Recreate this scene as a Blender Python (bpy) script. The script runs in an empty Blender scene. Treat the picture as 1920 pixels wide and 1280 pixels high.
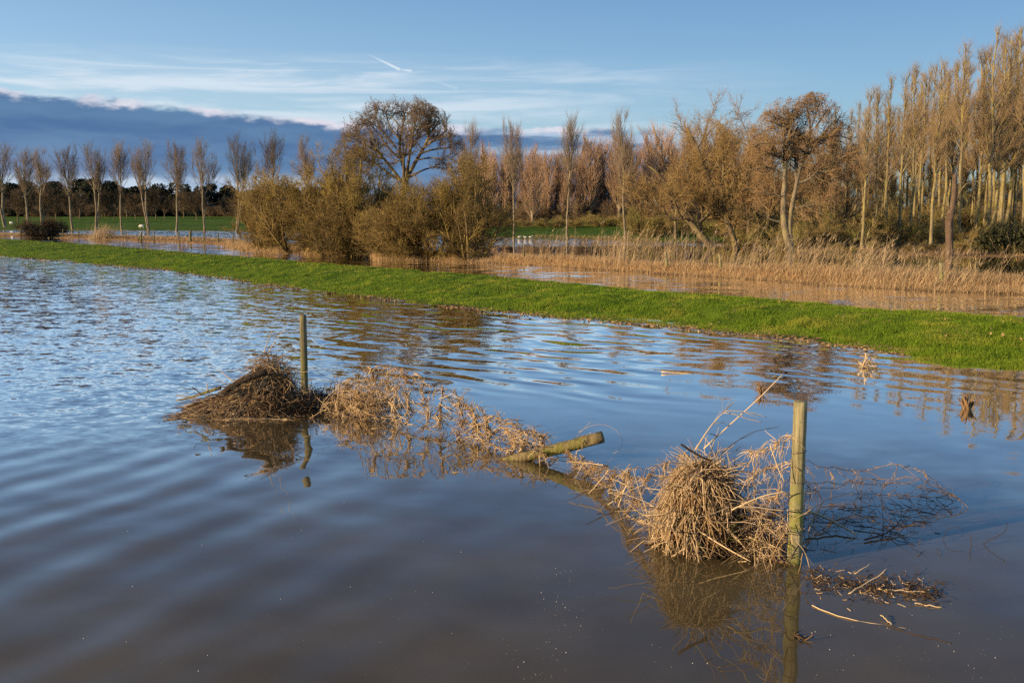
import bpy, math
import numpy as np
from mathutils import Vector

SC = bpy.context.scene
COL = SC.collection
rad = math.radians

# ------------------------------------------------------------------ camera, sky, sun, exposure
CH, FPX, TILT = 2.43, 1867.0, math.atan(242 / 1867.0)      # eye height, focal length in photo pixels, tilt
cd = bpy.data.cameras.new('camera')
cam = bpy.data.objects.new('camera', cd)
COL.objects.link(cam)
cam.location = (0, 0, CH)
cam.rotation_euler = (math.pi / 2 - TILT, 0, 0)
cd.sensor_width = 36.0
cd.lens = 36.0 * FPX / 1920.0
cd.clip_start, cd.clip_end = 0.1, 20000
cd.dof.use_dof = True
cd.dof.focus_distance = 8.5
cd.dof.aperture_fstop = 11.0
SC.camera = cam

EXPO = 0.80
SKY_STRENGTH = 0.094
SUN_ELEV = rad(13.0)
SUN_AZ = (-0.90, -0.44)                                     # horizontal direction towards the sun
SUN_ENERGY = 5.0

SC.view_settings.view_transform = 'Standard'
SC.view_settings.look = 'None'
SC.view_settings.exposure = EXPO
SC.view_settings.gamma = 1.0
SC.view_settings.use_curve_mapping = False
SC.render.engine = 'CYCLES'
SC.cycles.max_bounces = 6
SC.cycles.diffuse_bounces = 2
SC.cycles.glossy_bounces = 3
SC.cycles.transparent_max_bounces = 4
SC.cycles.caustics_reflective = False
SC.cycles.caustics_refractive = False
SC.cycles.use_denoising = False


def ray(px, py):
    x, y = (px - 960.0) / FPX, -(py - 640.0) / FPX
    c, s = math.cos(TILT), math.sin(TILT)
    return np.array([x, c + y * s, -s + y * c])


def P(px, py, z=0.0):
    """point of the level z under a line of sight"""
    d = ray(px, py)
    return np.array([0, 0, CH]) + d * ((z - CH) / d[2])


def V(px, py, Y):
    """point at the forward distance Y"""
    d = ray(px, py)
    return np.array([0, 0, CH]) + d * (Y / d[1])


def lin(c):
    c = c / 255.0
    return c / 12.92 if c <= 0.04045 else ((c + 0.055) / 1.055) ** 2.4


# ------------------------------------------------------------------ node helpers
class NT:
    def __init__(self, tree):
        self.t = tree
        self.n = tree.nodes
        self.l = tree.links

    def new(self, typ, **kw):
        n = self.n.new(typ)
        for k, v in kw.items():
            setattr(n, k, v)
        return n

    def put(self, sock, v):
        if isinstance(v, bpy.types.NodeSocket):
            self.l.new(v, sock)
        elif v is not None:
            if sock.type == 'RGBA' and len(v) == 3:
                v = (*v, 1)
            sock.default_value = v

    def m(self, op, a, b=None, c=None, clamp=False):
        n = self.new('ShaderNodeMath', operation=op)
        n.use_clamp = clamp
        self.put(n.inputs[0], a)
        if b is not None:
            self.put(n.inputs[1], b)
        if c is not None:
            self.put(n.inputs[2], c)
        return n.outputs[0]

    def vm(self, op, a, b=None):
        n = self.new('ShaderNodeVectorMath', operation=op)
        self.put(n.inputs[0], a)
        if b is not None:
            if op == 'SCALE':
                self.put(n.inputs['Scale'], b)
            else:
                self.put(n.inputs[1], b)
        return n.outputs['Value'] if op in ('DOT_PRODUCT', 'LENGTH') else n.outputs['Vector']

    def ss(self, v, a, b, lo=0.0, hi=1.0):
        n = self.new('ShaderNodeMapRange', interpolation_type='SMOOTHSTEP')
        self.put(n.inputs['Value'], v)
        self.put(n.inputs['From Min'], a)
        self.put(n.inputs['From Max'], b)
        n.inputs['To Min'].default_value = lo
        n.inputs['To Max'].default_value = hi
        return n.outputs['Result']

    def comb(self, x, y, z=0.0):
        n = self.new('ShaderNodeCombineXYZ')
        for i, v in enumerate((x, y, z)):
            self.put(n.inputs[i], v)
        return n.outputs[0]

    def sep(self, v):
        n = self.new('ShaderNodeSeparateXYZ')
        self.put(n.inputs[0], v)
        return n.outputs

    def noise(self, vec, scale, detail=3.0, rough=0.55, color=False, dist=0.0):
        n = self.new('ShaderNodeTexNoise')
        n.noise_dimensions = '3D'
        self.put(n.inputs['Vector'], vec)
        n.inputs['Scale'].default_value = scale
        n.inputs['Detail'].default_value = detail
        n.inputs['Roughness'].default_value = rough
        n.inputs['Distortion'].default_value = dist
        return n.outputs['Color'] if color else n.outputs[0]

    def mix(self, f, a, b, blend='MIX'):
        n = self.new('ShaderNodeMix', data_type='RGBA', blend_type=blend)
        self.put(n.inputs[0], f)
        self.put(n.inputs[6], a)
        self.put(n.inputs[7], b)
        return n.outputs[2]


# ------------------------------------------------------------------ sky
world = bpy.data.worlds.new('World')
SC.world = world
world.use_nodes = True
w = NT(world.node_tree)
w.n.clear()
sky = w.new('ShaderNodeTexSky', sky_type='NISHITA')
sky.sun_disc = False
sky.sun_elevation = SUN_ELEV
sky.sun_rotation = -math.atan2(SUN_AZ[0], SUN_AZ[1])
sky.altitude = 20
sky.air_density = 1.0
sky.dust_density = 0.4
sky.ozone_density = 3.0


def skc(r, g, b):
    k = 1.0 / (SKY_STRENGTH * 2 ** EXPO)
    return (lin(r) * k, lin(g) * k, lin(b) * k)


dirn = w.new('ShaderNodeTexCoord').outputs['Generated']
sx, sy, sz = w.sep(dirn)
az = w.m('ARCTAN2', sx, sy)
el = w.m('ARCSINE', sz)
uv = w.comb(az, el)


def azel(px, py):
    d = ray(px, py)
    d = d / np.linalg.norm(d)
    return math.atan2(d[0], d[1]), math.asin(d[2])


def wn(su, sv, detail=4, rough=0.55, off=0.0, dist=0.0):
    return w.noise(w.comb(w.m('MULTIPLY', az, su), w.m('MULTIPLY', el, sv), off), 1.0, detail, rough, dist=dist)


tint = w.mix(w.ss(az, -0.5, 0.45), (0.74, 0.755, 0.82), (0.70, 0.88, 1.07))
col = w.mix(1.0, sky.outputs[0], tint, 'MULTIPLY')
# thin haze towards the horizon
col = w.mix(w.ss(el, 0.30, 0.02, 0.0, 0.30), col, skc(188, 214, 232))
# cirrus streaks
cn = wn(5.0, 62.0, 6, 0.6, 3.1, 0.6)
ci = w.ss(cn, 0.40, 0.66)
band = w.m('MULTIPLY', w.ss(el, 0.155, 0.128), w.ss(el, 0.06, 0.085))
side = w.ss(az, 0.30, -0.15, 0.06, 0.85)
veil = w.m('MULTIPLY', w.m('MULTIPLY', band, side), w.m('MULTIPLY_ADD', ci, 0.9, 0.18))
veil = w.m('MULTIPLY', veil, w.ss(az, 0.36, 0.22))
col = w.mix(w.m('MULTIPLY', veil, 0.95, clamp=True), col, skc(218, 231, 243))
# cloud bank low on the left
edge = w.m('ADD', w.m('MULTIPLY', w.m('MAXIMUM', w.m('SUBTRACT', -0.17, az), 0.0), 0.068), 0.0862)
edge = w.m('SUBTRACT', edge, w.m('MULTIPLY', w.m('MAXIMUM', w.m('ADD', az, 0.17), 0.0), 0.022))
en = wn(34, 90, 6, 0.62, 1.7)
en2 = wn(7, 14, 2, 0.5, 8.7)
edge_n = w.m('ADD', edge, w.m('MULTIPLY', w.m('SUBTRACT', en, 0.5), 0.021))
edge_n = w.m('ADD', edge_n, w.m('MULTIPLY', w.m('SUBTRACT', en2, 0.5), 0.010))
bank = w.ss(w.m('SUBTRACT', edge_n, el), -0.0022, 0.0055)
right = wn(10, 40, 4, 0.6, 5.0)
fade = w.ss(w.m('ADD', az, w.m('MULTIPLY', w.m('SUBTRACT', right, 0.5), 0.35)), 0.24, 0.10)
bank = w.m('MULTIPLY', bank, fade)
bnoise = wn(9, 46, 5, 0.55, 2.3)
body = w.mix(w.ss(w.m('DIVIDE', el, edge), 0.25, 1.0), skc(112, 146, 184), skc(97, 133, 172))
body = w.mix(w.ss(bnoise, 0.35, 0.75), body, skc(82, 116, 161))
body = w.mix(w.m('MULTIPLY', w.ss(az, -0.28, -0.50), w.ss(el, 0.07, 0.03)), body, skc(120, 138, 172))
# paler broken streaks in the bank to the right of the round tree
rs = w.m('MULTIPLY', w.ss(wn(7, 80, 5, 0.6, 11.0), 0.40, 0.62), w.ss(az, -0.12, 0.02))
rs = w.m('MULTIPLY', rs, w.ss(el, 0.036, 0.056))
body = w.mix(w.m('MULTIPLY', rs, 0.95), body, skc(176, 199, 224))
# bright gap under the bank
gap = w.m('MULTIPLY', w.ss(el, 0.040, 0.027), w.ss(az, -0.08, -0.22))
gap = w.m('MULTIPLY', gap, w.ss(wn(20, 60, 4, 0.6, 4.0), 0.30, 0.62))
body = w.mix(gap, body, skc(196, 213, 231))
col = w.mix(bank, col, body)
# sunlit rims
rim = w.m('MULTIPLY', w.ss(w.m('SUBTRACT', edge_n, el), -0.0030, 0.0008), w.ss(w.m('SUBTRACT', edge_n, el), 0.0085, 0.0015))
rim = w.m('MULTIPLY', rim, w.ss(wn(13, 20, 3, 0.6, 9.0), 0.42, 0.58))
rim = w.m('MULTIPLY', rim, fade)
col = w.mix(w.m('MULTIPLY', rim, 0.95), col, skc(226, 224, 236))


def contrail(c, a, b, wd, k):
    (ax, ay), (bx, by) = azel(*a), azel(*b)
    ex, ey = bx - ax, by - ay
    L2 = ex * ex + ey * ey
    dx, dy = w.m('SUBTRACT', az, ax), w.m('SUBTRACT', el, ay)
    t = w.m('DIVIDE', w.m('ADD', w.m('MULTIPLY', dx, ex), w.m('MULTIPLY', dy, ey)), L2, clamp=True)
    qx = w.m('SUBTRACT', dx, w.m('MULTIPLY', t, ex))
    qy = w.m('SUBTRACT', dy, w.m('MULTIPLY', t, ey))
    dd = w.m('SQRT', w.m('ADD', w.m('MULTIPLY', qx, qx), w.m('MULTIPLY', qy, qy)))
    wid = w.m('MULTIPLY_ADD', t, wd, wd * 0.6)
    f = w.m('MULTIPLY', w.ss(dd, wid, 0.0), w.ss(t, -0.1, 0.8, 0.15, k))
    return w.mix(f, c, skc(226, 238, 248))


col = contrail(col, (690, 102), (748, 130), 0.0013, 0.9)
col = contrail(col, (744, 130), (770, 133), 0.0013, 0.7)
col = contrail(col, (815, 152), (856, 166), 0.0016, 0.22)
bg = w.new('ShaderNodeBackground')
bg.inputs['Strength'].default_value = SKY_STRENGTH
w.l.new(col, bg.inputs['Color'])
wo = w.new('ShaderNodeOutputWorld')
w.l.new(bg.outputs[0], wo.inputs['Surface'])

# ------------------------------------------------------------------ sun
sd = bpy.data.lights.new('sun', 'SUN')
sd.energy = SUN_ENERGY
sd.angle = rad(0.5)
sd.color = (1.0, 0.76, 0.47)
sun = bpy.data.objects.new('sun', sd)
COL.objects.link(sun)
h = math.hypot(*SUN_AZ)
to_sun = Vector((SUN_AZ[0] / h * math.cos(SUN_ELEV), SUN_AZ[1] / h * math.cos(SUN_ELEV), math.sin(SUN_ELEV)))
sun.rotation_euler = to_sun.to_track_quat('Z', 'Y').to_euler()
sun.location = (-40, -20, 30)


# ------------------------------------------------------------------ mesh helpers
class MB:
    def __init__(self):
        self.v, self.f, self.n = [], [], 0
        self.mi = []

    def add(self, verts, faces, mi=0):
        verts = np.asarray(verts, float).reshape(-1, 3)
        if not isinstance(faces, (list, tuple)):
            faces = [faces]
        for fa in faces:
            fa = np.asarray(fa, np.int64)
            self.f.append(fa + self.n)
            self.mi.append(mi)
        self.v.append(verts)
        self.n += len(verts)

    def tubes(self, paths, radii, sides=3, cap=False, mi=0):
        paths = np.asarray(paths, float)
        if paths.ndim == 2:
            paths = paths[None]
        radii = np.broadcast_to(np.asarray(radii, float), paths.shape[:2])
        N, K = paths.shape[:2]
        tan = np.gradient(paths, axis=1)
        tan /= np.linalg.norm(tan, axis=2, keepdims=True) + 1e-12
        mean = paths[:, -1] - paths[:, 0]
        mean /= np.linalg.norm(mean, axis=1, keepdims=True) + 1e-12
        ref = np.where(np.abs(mean[:, 2:3]) > 0.75, np.array([[1.0, 0.13, 0]]), np.array([[0, 0.1, 1.0]]))
        n1 = np.cross(tan, ref[:, None, :])
        n1 /= np.linalg.norm(n1, axis=2, keepdims=True) + 1e-12
        n2 = np.cross(tan, n1)
        a = np.arange(sides) * 2 * math.pi / sides
        ring = n1[:, :, None, :] * np.cos(a)[None, None, :, None] + n2[:, :, None, :] * np.sin(a)[None, None, :, None]
        v = paths[:, :, None, :] + ring * radii[:, :, None, None]
        base = (np.arange(N) * K * sides)[:, None, None]
        k = (np.arange(K - 1) * sides)[None, :, None]
        s = np.arange(sides)[None, None, :]
        s2 = (np.arange(sides) + 1) % sides
        s2 = s2[None, None, :]
        q = np.stack([base + k + s, base + k + s2, base + k + sides + s2, base + k + sides + s], -1).reshape(-1, 4)
        fs = [q]
        if cap:
            for kk, rev in ((0, False), (K - 1, True)):
                c = (np.arange(N) * K * sides)[:, None] + kk * sides + np.arange(sides)[None]
                fs.append(c if rev else c[:, ::-1])
        self.add(v.reshape(-1, 3), fs, mi)

    def ribbons(self, paths, widths, side):
        """flat blades: side (N,3) is the sideways direction"""
        N, K = paths.shape[:2]
        o = side[:, None, :] * widths[:, :, None] * 0.5
        v = np.stack([paths - o, paths + o], 2).reshape(-1, 3)
        base = (np.arange(N) * K * 2)[:, None]
        k = (np.arange(K - 1) * 2)[None]
        q = np.stack([base + k, base + k + 1, base + k + 3, base + k + 2], -1).reshape(-1, 4)
        self.add(v, q)

    def build(self, name, mats, parent=None, smooth=True, kind=None):
        me = bpy.data.meshes.new(name)
        vs = np.concatenate(self.v) if self.v else np.zeros((0, 3))
        if parent is not None:
            vs = vs - np.array(parent.location)
        nl = sum(f.size for f in self.f)
        nf = sum(len(f) for f in self.f)
        me.vertices.add(len(vs))
        me.vertices.foreach_set('co', vs.astype(np.float32).ravel())
        me.loops.add(nl)
        me.loops.foreach_set('vertex_index', np.concatenate([f.ravel() for f in self.f]).astype(np.int32))
        me.polygons.add(nf)
        tot = np.concatenate([np.full(len(f), f.shape[1]) for f in self.f])
        st = np.concatenate([[0], np.cumsum(tot)[:-1]])
        me.polygons.foreach_set('loop_start', st.astype(np.int32))
        if smooth:
            me.polygons.foreach_set('use_smooth', np.ones(nf, bool))
        if not isinstance(mats, (list, tuple)):
            mats = [mats]
        for m in mats:
            me.materials.append(m)
        if len(mats) > 1:
            me.polygons.foreach_set('material_index', np.concatenate([np.full(len(f), i) for f, i in zip(self.f, self.mi)]).astype(np.int32))
        me.update(calc_edges=True)
        me.validate()
        o = bpy.data.objects.new(name, me)
        COL.objects.link(o)
        if parent is not None:
            o.parent = parent
        if kind:
            o['kind'] = kind
        return o


def thing(name, label, cat, loc, group=None):
    o = bpy.data.objects.new(name, None)
    o.empty_display_size = 0.2
    COL.objects.link(o)
    o.location = tuple(float(v) for v in loc)
    o['label'] = label
    o['category'] = cat
    if group:
        o['group'] = group
    return o


def tag(o, label, cat, group=None):
    o['label'] = label
    o['category'] = cat
    if group:
        o['group'] = group
    return o


def dup(src, label, group=None):
    r = src.copy()
    COL.objects.link(r)
    r['label'] = label
    if group:
        r['group'] = group
    for ch in list(src.children):
        c = ch.copy()
        COL.objects.link(c)
        c.parent = r
        for g in list(ch.children):
            d = g.copy()
            COL.objects.link(d)
            d.parent = c
    return r


ONES = ['zeroth', 'first', 'second', 'third', 'fourth', 'fifth', 'sixth', 'seventh', 'eighth', 'ninth', 'tenth', 'eleventh',
        'twelfth', 'thirteenth', 'fourteenth', 'fifteenth', 'sixteenth', 'seventeenth', 'eighteenth', 'nineteenth']


def nth(n):
    if n < 20:
        return ONES[n]
    t, o = divmod(n, 10)
    base = ['', '', 'twent', 'thirt', 'fort', 'fift', 'sixt'][t]
    return base + 'ieth' if o == 0 else base + 'y-' + ONES[o]


def poly(pts, K):
    """smooth resampling of a polyline to K points"""
    pts = np.asarray(pts, float)
    d = np.concatenate([[0], np.cumsum(np.linalg.norm(np.diff(pts, axis=0), axis=1))])
    t = np.linspace(0, d[-1], K)
    out = np.stack([np.interp(t, d, pts[:, i]) for i in range(3)], 1)
    for _ in range(2):
        out[1:-1] = 0.25 * out[:-2] + 0.5 * out[1:-1] + 0.25 * out[2:]
    return out


def norm(a):
    return a / (np.linalg.norm(a, axis=-1, keepdims=True) + 1e-12)


def grow(R, paths, radii, n, t=(0.3, 1.0), ang=(40, 10), ln=lambda t, L: 0.4 * L, up=0.3, wig=0.1, K=5, rs=0.6, tip=0.3,
         rmin=0.004, rmax=9.0, flat=1.0):
    N0, K0 = paths.shape[:2]
    Lp = np.linalg.norm(np.diff(paths, axis=1), axis=2).sum(1)
    pi = R.choice(N0, n, p=Lp / Lp.sum())
    tt = R.uniform(t[0], t[1], n)
    s = tt * (K0 - 1)
    i = np.clip(np.floor(s).astype(int), 0, K0 - 2)
    fr = (s - i)[:, None]
    a, b = paths[pi, i], paths[pi, i + 1]
    start = a + (b - a) * fr
    tan = norm(b - a)
    pr = radii[pi, i] * (1 - fr[:, 0]) + radii[pi, i + 1] * fr[:, 0]
    rv = R.normal(size=(n, 3))
    rv[:, 2] *= flat
    perp = norm(rv - tan * (rv * tan).sum(1, keepdims=True))
    aa = np.radians(R.normal(ang[0], ang[1], n))[:, None]
    d = np.cos(aa) * tan + np.sin(aa) * perp
    L = ln(tt, Lp[pi]) * R.uniform(0.65, 1.3, n)
    step = (L / (K - 1))[:, None]
    pts = [start]
    for k in range(K - 1):
        d = norm(d + np.array([0, 0, up / (K - 1)]) + wig * R.normal(size=(n, 3)))
        pts.append(pts[-1] + d * step)
    r0 = np.clip(pr * rs, rmin, rmax)
    rr = np.maximum(r0[:, None] * np.linspace(1, tip, K)[None], rmin * 0.5)
    return np.stack(pts, 1), rr


def vnoise(x, y, seed=0):
    """cheap smooth value noise for heights"""
    x, y = np.asarray(x, float), np.asarray(y, float)
    xi, yi = np.floor(x), np.floor(y)
    fx, fy = x - xi, y - yi
    fx, fy = fx * fx * (3 - 2 * fx), fy * fy * (3 - 2 * fy)

    def hsh(a, b):
        v = np.sin(a * 127.1 + b * 311.7 + seed * 74.7) * 43758.5453
        return v - np.floor(v)
    return (hsh(xi, yi) * (1 - fx) * (1 - fy) + hsh(xi + 1, yi) * fx * (1 - fy)
            + hsh(xi, yi + 1) * (1 - fx) * fy + hsh(xi + 1, yi + 1) * fx * fy)


# ------------------------------------------------------------------ materials
def newmat(name):
    m = bpy.data.materials.new(name)
    m.use_nodes = True
    t = NT(m.node_tree)
    b = t.n['Principled BSDF']
    b.inputs['Specular IOR Level'].default_value = 0.25
    return m, t, b


def fibre_mat(name, c1, c2, c3=None, rough=0.8, big=0.6, trans=0.0):
    """twigs, straw, blades: every strand has its own shade, and patches differ"""
    m, t, b = newmat(name)
    g = t.new('ShaderNodeNewGeometry')
    rnd = g.outputs['Random Per Island']
    c = t.mix(rnd, c1, c2)
    if c3 is not None:
        pn = t.noise(t.new('ShaderNodeTexCoord').outputs['Object'], big, 3)
        c = t.mix(t.ss(pn, 0.45, 0.68), c, c3)
    oi = t.new('ShaderNodeObjectInfo').outputs['Random']
    hs = t.new('ShaderNodeHueSaturation')
    t.l.new(c, hs.inputs['Color'])
    t.l.new(t.m('MULTIPLY_ADD', oi, 0.4, 0.8), hs.inputs['Value'])
    t.l.new(hs.outputs[0], b.inputs['Base Color'])
    b.inputs['Roughness'].default_value = rough
    if trans:
        tr = t.new('ShaderNodeBsdfTranslucent')
        t.l.new(hs.outputs[0], tr.inputs['Color'])
        mx = t.new('ShaderNodeMixShader')
        mx.inputs[0].default_value = trans
        t.l.new(b.outputs[0], mx.inputs[1])
        t.l.new(tr.outputs[0], mx.inputs[2])
        t.l.new(mx.outputs[0], t.n['Material Output'].inputs['Surface'])
    return m


def bark_mat(name, c1, c2, lichen, amt=0.5, scale=3.0, bump=0.4):
    m, t, b = newmat(name)
    o = t.new('ShaderNodeTexCoord').outputs['Object']
    mp = t.new('ShaderNodeMapping')
    mp.inputs['Scale'].default_value = (1, 1, 0.22)
    t.l.new(o, mp.inputs['Vector'])
    n1 = t.noise(mp.outputs[0], scale * 3, 5, 0.65)
    n2 = t.noise(o, scale * 0.5, 4, 0.6)
    c = t.mix(t.ss(n1, 0.3, 0.7), c1, c2)
    c = t.mix(t.ss(n2, 0.62 - amt * 0.35, 0.78 - amt * 0.3), c, lichen)
    t.l.new(c, b.inputs['Base Color'])
    b.inputs['Roughness'].default_value = 0.9
    bp = t.new('ShaderNodeBump')
    bp.inputs['Strength'].default_value = bump
    bp.inputs['Distance'].default_value = 0.05
    t.l.new(n1, bp.inputs['Height'])
    t.l.new(bp.outputs[0], b.inputs['Normal'])
    return m


M = {}
M['poplar_bark'] = bark_mat('poplar_bark', (0.11, 0.085, 0.06), (0.26, 0.21, 0.14), (0.29, 0.24, 0.13), 0.4)
M['plant_bark'] = bark_mat('plantation_bark', (0.13, 0.10, 0.055), (0.29, 0.235, 0.125), (0.29, 0.23, 0.07), 0.5)
M['poplar_twig'] = fibre_mat('poplar_twig', (0.136, 0.098, 0.068), (0.216, 0.164, 0.114))
M['plant_twig'] = fibre_mat('plantation_twig', (0.196, 0.132, 0.071), (0.345, 0.236, 0.127))
M['lomb_twig'] = fibre_mat('columnar_twig', (0.299, 0.190, 0.121), (0.483, 0.310, 0.196))
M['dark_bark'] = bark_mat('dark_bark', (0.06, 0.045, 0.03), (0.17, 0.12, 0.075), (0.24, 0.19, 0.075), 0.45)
M['alder_bark'] = bark_mat('alder_bark', (0.10, 0.075, 0.05), (0.24, 0.19, 0.12), (0.24, 0.20, 0.09), 0.35)
M['round_twig'] = fibre_mat('round_tree_twig', (0.12, 0.085, 0.055), (0.23, 0.16, 0.10))
M['brown_leaf'] = fibre_mat('brown_catkins', (0.10, 0.055, 0.028), (0.23, 0.125, 0.06))
M['shrub_twig'] = fibre_mat('shrub_twig', (0.125, 0.085, 0.029), (0.251, 0.173, 0.059), (0.290, 0.207, 0.054), big=0.5)
M['shrub_stem'] = bark_mat('shrub_stem', (0.08, 0.055, 0.03), (0.2, 0.14, 0.07), (0.3, 0.22, 0.06), 0.5)
M['willow_twig'] = fibre_mat('willow_twig', (0.230, 0.149, 0.057), (0.380, 0.253, 0.098))
M['brown_twig'] = fibre_mat('brown_twig', (0.207, 0.129, 0.060), (0.345, 0.218, 0.103))
M['conifer'] = fibre_mat('dark_needles', (0.008, 0.013, 0.008), (0.022, 0.028, 0.014), big=0.3)
M['dull_twig'] = fibre_mat('dull_twig', (0.05, 0.035, 0.02), (0.10, 0.068, 0.036))
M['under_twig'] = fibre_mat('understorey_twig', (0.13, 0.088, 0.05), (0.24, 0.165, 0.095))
M['dark_leaf'] = fibre_mat('dark_bush_leaf', (0.018, 0.022, 0.008), (0.05, 0.05, 0.018))
M['bramble'] = fibre_mat('undergrowth_twig', (0.172, 0.127, 0.040), (0.310, 0.218, 0.086), (0.196, 0.196, 0.046), big=0.35)
M['snag_bark'] = bark_mat('snag_bark', (0.065, 0.042, 0.028), (0.15, 0.10, 0.068), (0.19, 0.13, 0.08), 0.25, 3.0)
M['litter'] = fibre_mat('flood_litter', (0.12, 0.075, 0.035), (0.36, 0.24, 0.12))
M['shadegrass'] = fibre_mat('shade_bank_grass', (0.05, 0.03, 0.016), (0.13, 0.08, 0.04))
M['reed'] = fibre_mat('dry_reed', (0.426, 0.296, 0.153), (0.694, 0.513, 0.307), trans=0.25)
M['deadgrass'] = fibre_mat('dead_bank_grass', (0.336, 0.218, 0.106), (0.616, 0.425, 0.225), trans=0.25)
M['grass'] = fibre_mat('turf_blade', (0.105, 0.175, 0.008), (0.215, 0.305, 0.018), (0.29, 0.30, 0.035), big=0.9, trans=0.35)
M['straw'] = fibre_mat('matted_straw', (0.27, 0.17, 0.08), (0.80, 0.59, 0.35), (0.42, 0.26, 0.12), big=5.0, trans=0.15)
M['strawbrown'] = fibre_mat('brown_straw', (0.13, 0.08, 0.04), (0.66, 0.47, 0.26), (0.24, 0.145, 0.07), big=4.0, trans=0.1)
M['strawdark'] = fibre_mat('wet_shade_straw', (0.045, 0.028, 0.014), (0.15, 0.09, 0.045), (0.06, 0.035, 0.018), big=5.0)  # dark straw for wet litter and for shade painted into the heaps
M['stalk'] = fibre_mat('dry_stalk', (0.42, 0.29, 0.15), (0.68, 0.51, 0.30))
M['twigdark'] = fibre_mat('wet_twig', (0.025, 0.016, 0.01), (0.07, 0.045, 0.025))
M['weed'] = fibre_mat('rotten_weed', (0.10, 0.06, 0.03), (0.28, 0.17, 0.08))
M['greenblade'] = fibre_mat('green_blade', (0.13, 0.18, 0.02), (0.25, 0.26, 0.05), trans=0.2)


def solid(name, c, rough=0.7, metal=0.0, n=12.0, var=0.4):
    m, t, b = newmat(name)
    nn = t.noise(t.new('ShaderNodeTexCoord').outputs['Object'], n, 4, 0.6)
    c2 = tuple(v * (1 - var) for v in c)
    t.l.new(t.mix(t.ss(nn, 0.3, 0.7), c2, c), b.inputs['Base Color'])
    b.inputs['Roughness'].default_value = rough
    b.inputs['Metallic'].default_value = metal
    return m


M['wire'] = solid('rusty_wire', (0.16, 0.12, 0.09), 0.5, 0.6, 30)
M['wire_bright'] = solid('dull_wire', (0.40, 0.36, 0.30), 0.45, 0.7, 30)
M['core'] = solid('shaded_mat', (0.05, 0.032, 0.018), 0.95, 0, 20, 0.6)  # dark brown filling that stands for the shade inside the heaps
M['foam'] = solid('foam_bubble', (0.48, 0.44, 0.37), 0.4, 0, 40, 0.2)
M['wool'] = solid('white_wool', (0.72, 0.68, 0.60), 0.95, 0, 10, 0.2)
M['feather'] = solid('white_feather', (0.55, 0.53, 0.50), 0.8, 0, 10, 0.1)
M['beak'] = solid('orange_beak', (0.5, 0.18, 0.03), 0.6)
M['sheepface'] = solid('dark_face', (0.06, 0.05, 0.045), 0.9)


def post_mat(name, dark=1.0):
    m, t, b = newmat(name)
    o = t.new('ShaderNodeTexCoord').outputs['Object']
    mp = t.new('ShaderNodeMapping')
    mp.inputs['Scale'].default_value = (1, 1, 0.06)
    t.l.new(o, mp.inputs['Vector'])
    z = t.sep(o)[2]
    gr = t.noise(mp.outputs[0], 60, 6, 0.7)
    gr2 = t.noise(mp.outputs[0], 18, 4, 0.6)
    c = t.mix(t.ss(gr, 0.30, 0.70), (0.10 * dark, 0.085 * dark, 0.045 * dark), (0.33 * dark, 0.285 * dark, 0.165 * dark))
    c = t.mix(t.ss(gr2, 0.55, 0.72, 0, 0.5), c, (0.20 * dark, 0.16 * dark, 0.085 * dark))
    alg = t.noise(o, 7, 5, 0.65)
    hz = t.ss(z, 0.75, 0.3)
    c = t.mix(t.m('MULTIPLY', t.ss(alg, 0.38, 0.60), t.m('MULTIPLY_ADD', hz, 0.75, 0.15)), c, (0.17 * dark, 0.175 * dark, 0.03 * dark))
    blot = t.noise(o, 24, 3, 0.6)
    c = t.mix(t.m('MULTIPLY', t.ss(blot, 0.56, 0.66), 0.7), c, (0.12 * dark, 0.10 * dark, 0.05 * dark))
    wet = t.ss(t.m('ADD', z, t.m('MULTIPLY', alg, 0.08)), 0.09, 0.03)
    c = t.mix(wet, c, (0.035, 0.03, 0.014))
    t.l.new(c, b.inputs['Base Color'])
    b.inputs['Roughness'].default_value = 0.75
    bp = t.new('ShaderNodeBump')
    bp.inputs['Strength'].default_value = 0.6
    bp.inputs['Distance'].default_value = 0.006
    t.l.new(t.m('ADD', gr, t.m('MULTIPLY', gr2, 0.8)), bp.inputs['Height'])
    t.l.new(bp.outputs[0], b.inputs['Normal'])
    return m


M['post'] = post_mat('weathered_post')
M['post2'] = post_mat('dull_post', 0.6)
M['log'] = bark_mat('mossy_log', (0.10, 0.075, 0.035), (0.26, 0.20, 0.10), (0.155, 0.145, 0.035), 0.55, 9.0, 0.7)
M['darklog'] = bark_mat('sodden_log', (0.02, 0.014, 0.009), (0.06, 0.04, 0.025), (0.08, 0.055, 0.03), 0.3, 9.0, 0.7)

# ------------------------------------------------------------------ terrain outline (rows of the photo at water level)
XS = lambda *p: (np.array([q[0] for q in p], float), np.array([q[1] for q in p], float))
B1 = XS((-900, 440), (-400, 456), (0, 480), (300, 505), (480, 530), (700, 556), (860, 576), (1000, 590), (1250, 610), (1500, 635), (1620, 650),
        (1700, 664), (1740, 680), (1800, 687), (1920, 690), (2400, 740), (2900, 790))
BC = XS((-900, 428), (-400, 436), (0, 447), (200, 460), (430, 480), (700, 500), (950, 520), (1240, 546), (1560, 570), (1920, 598), (2400, 640), (2900, 690))
B3 = XS((-900, 430), (-400, 438), (0, 445.5), (100, 446.5), (170, 449), (240, 452), (320, 455), (400, 459), (440, 466), (470, 472), (600, 477), (690, 479),
        (708, 487), (800, 489), (930, 494), (1040, 500), (1200, 510), (1380, 522), (1560, 535), (1750, 546), (1920, 551), (2400, 575), (2900, 600))
B4 = XS((-900, 424), (-400, 431), (0, 438), (120, 440), (250, 443), (357, 446), (437, 449), (600, 464), (800, 475), (930, 484), (1200, 495), (1560, 510), (1920, 524), (2400, 545), (2900, 565))
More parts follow.
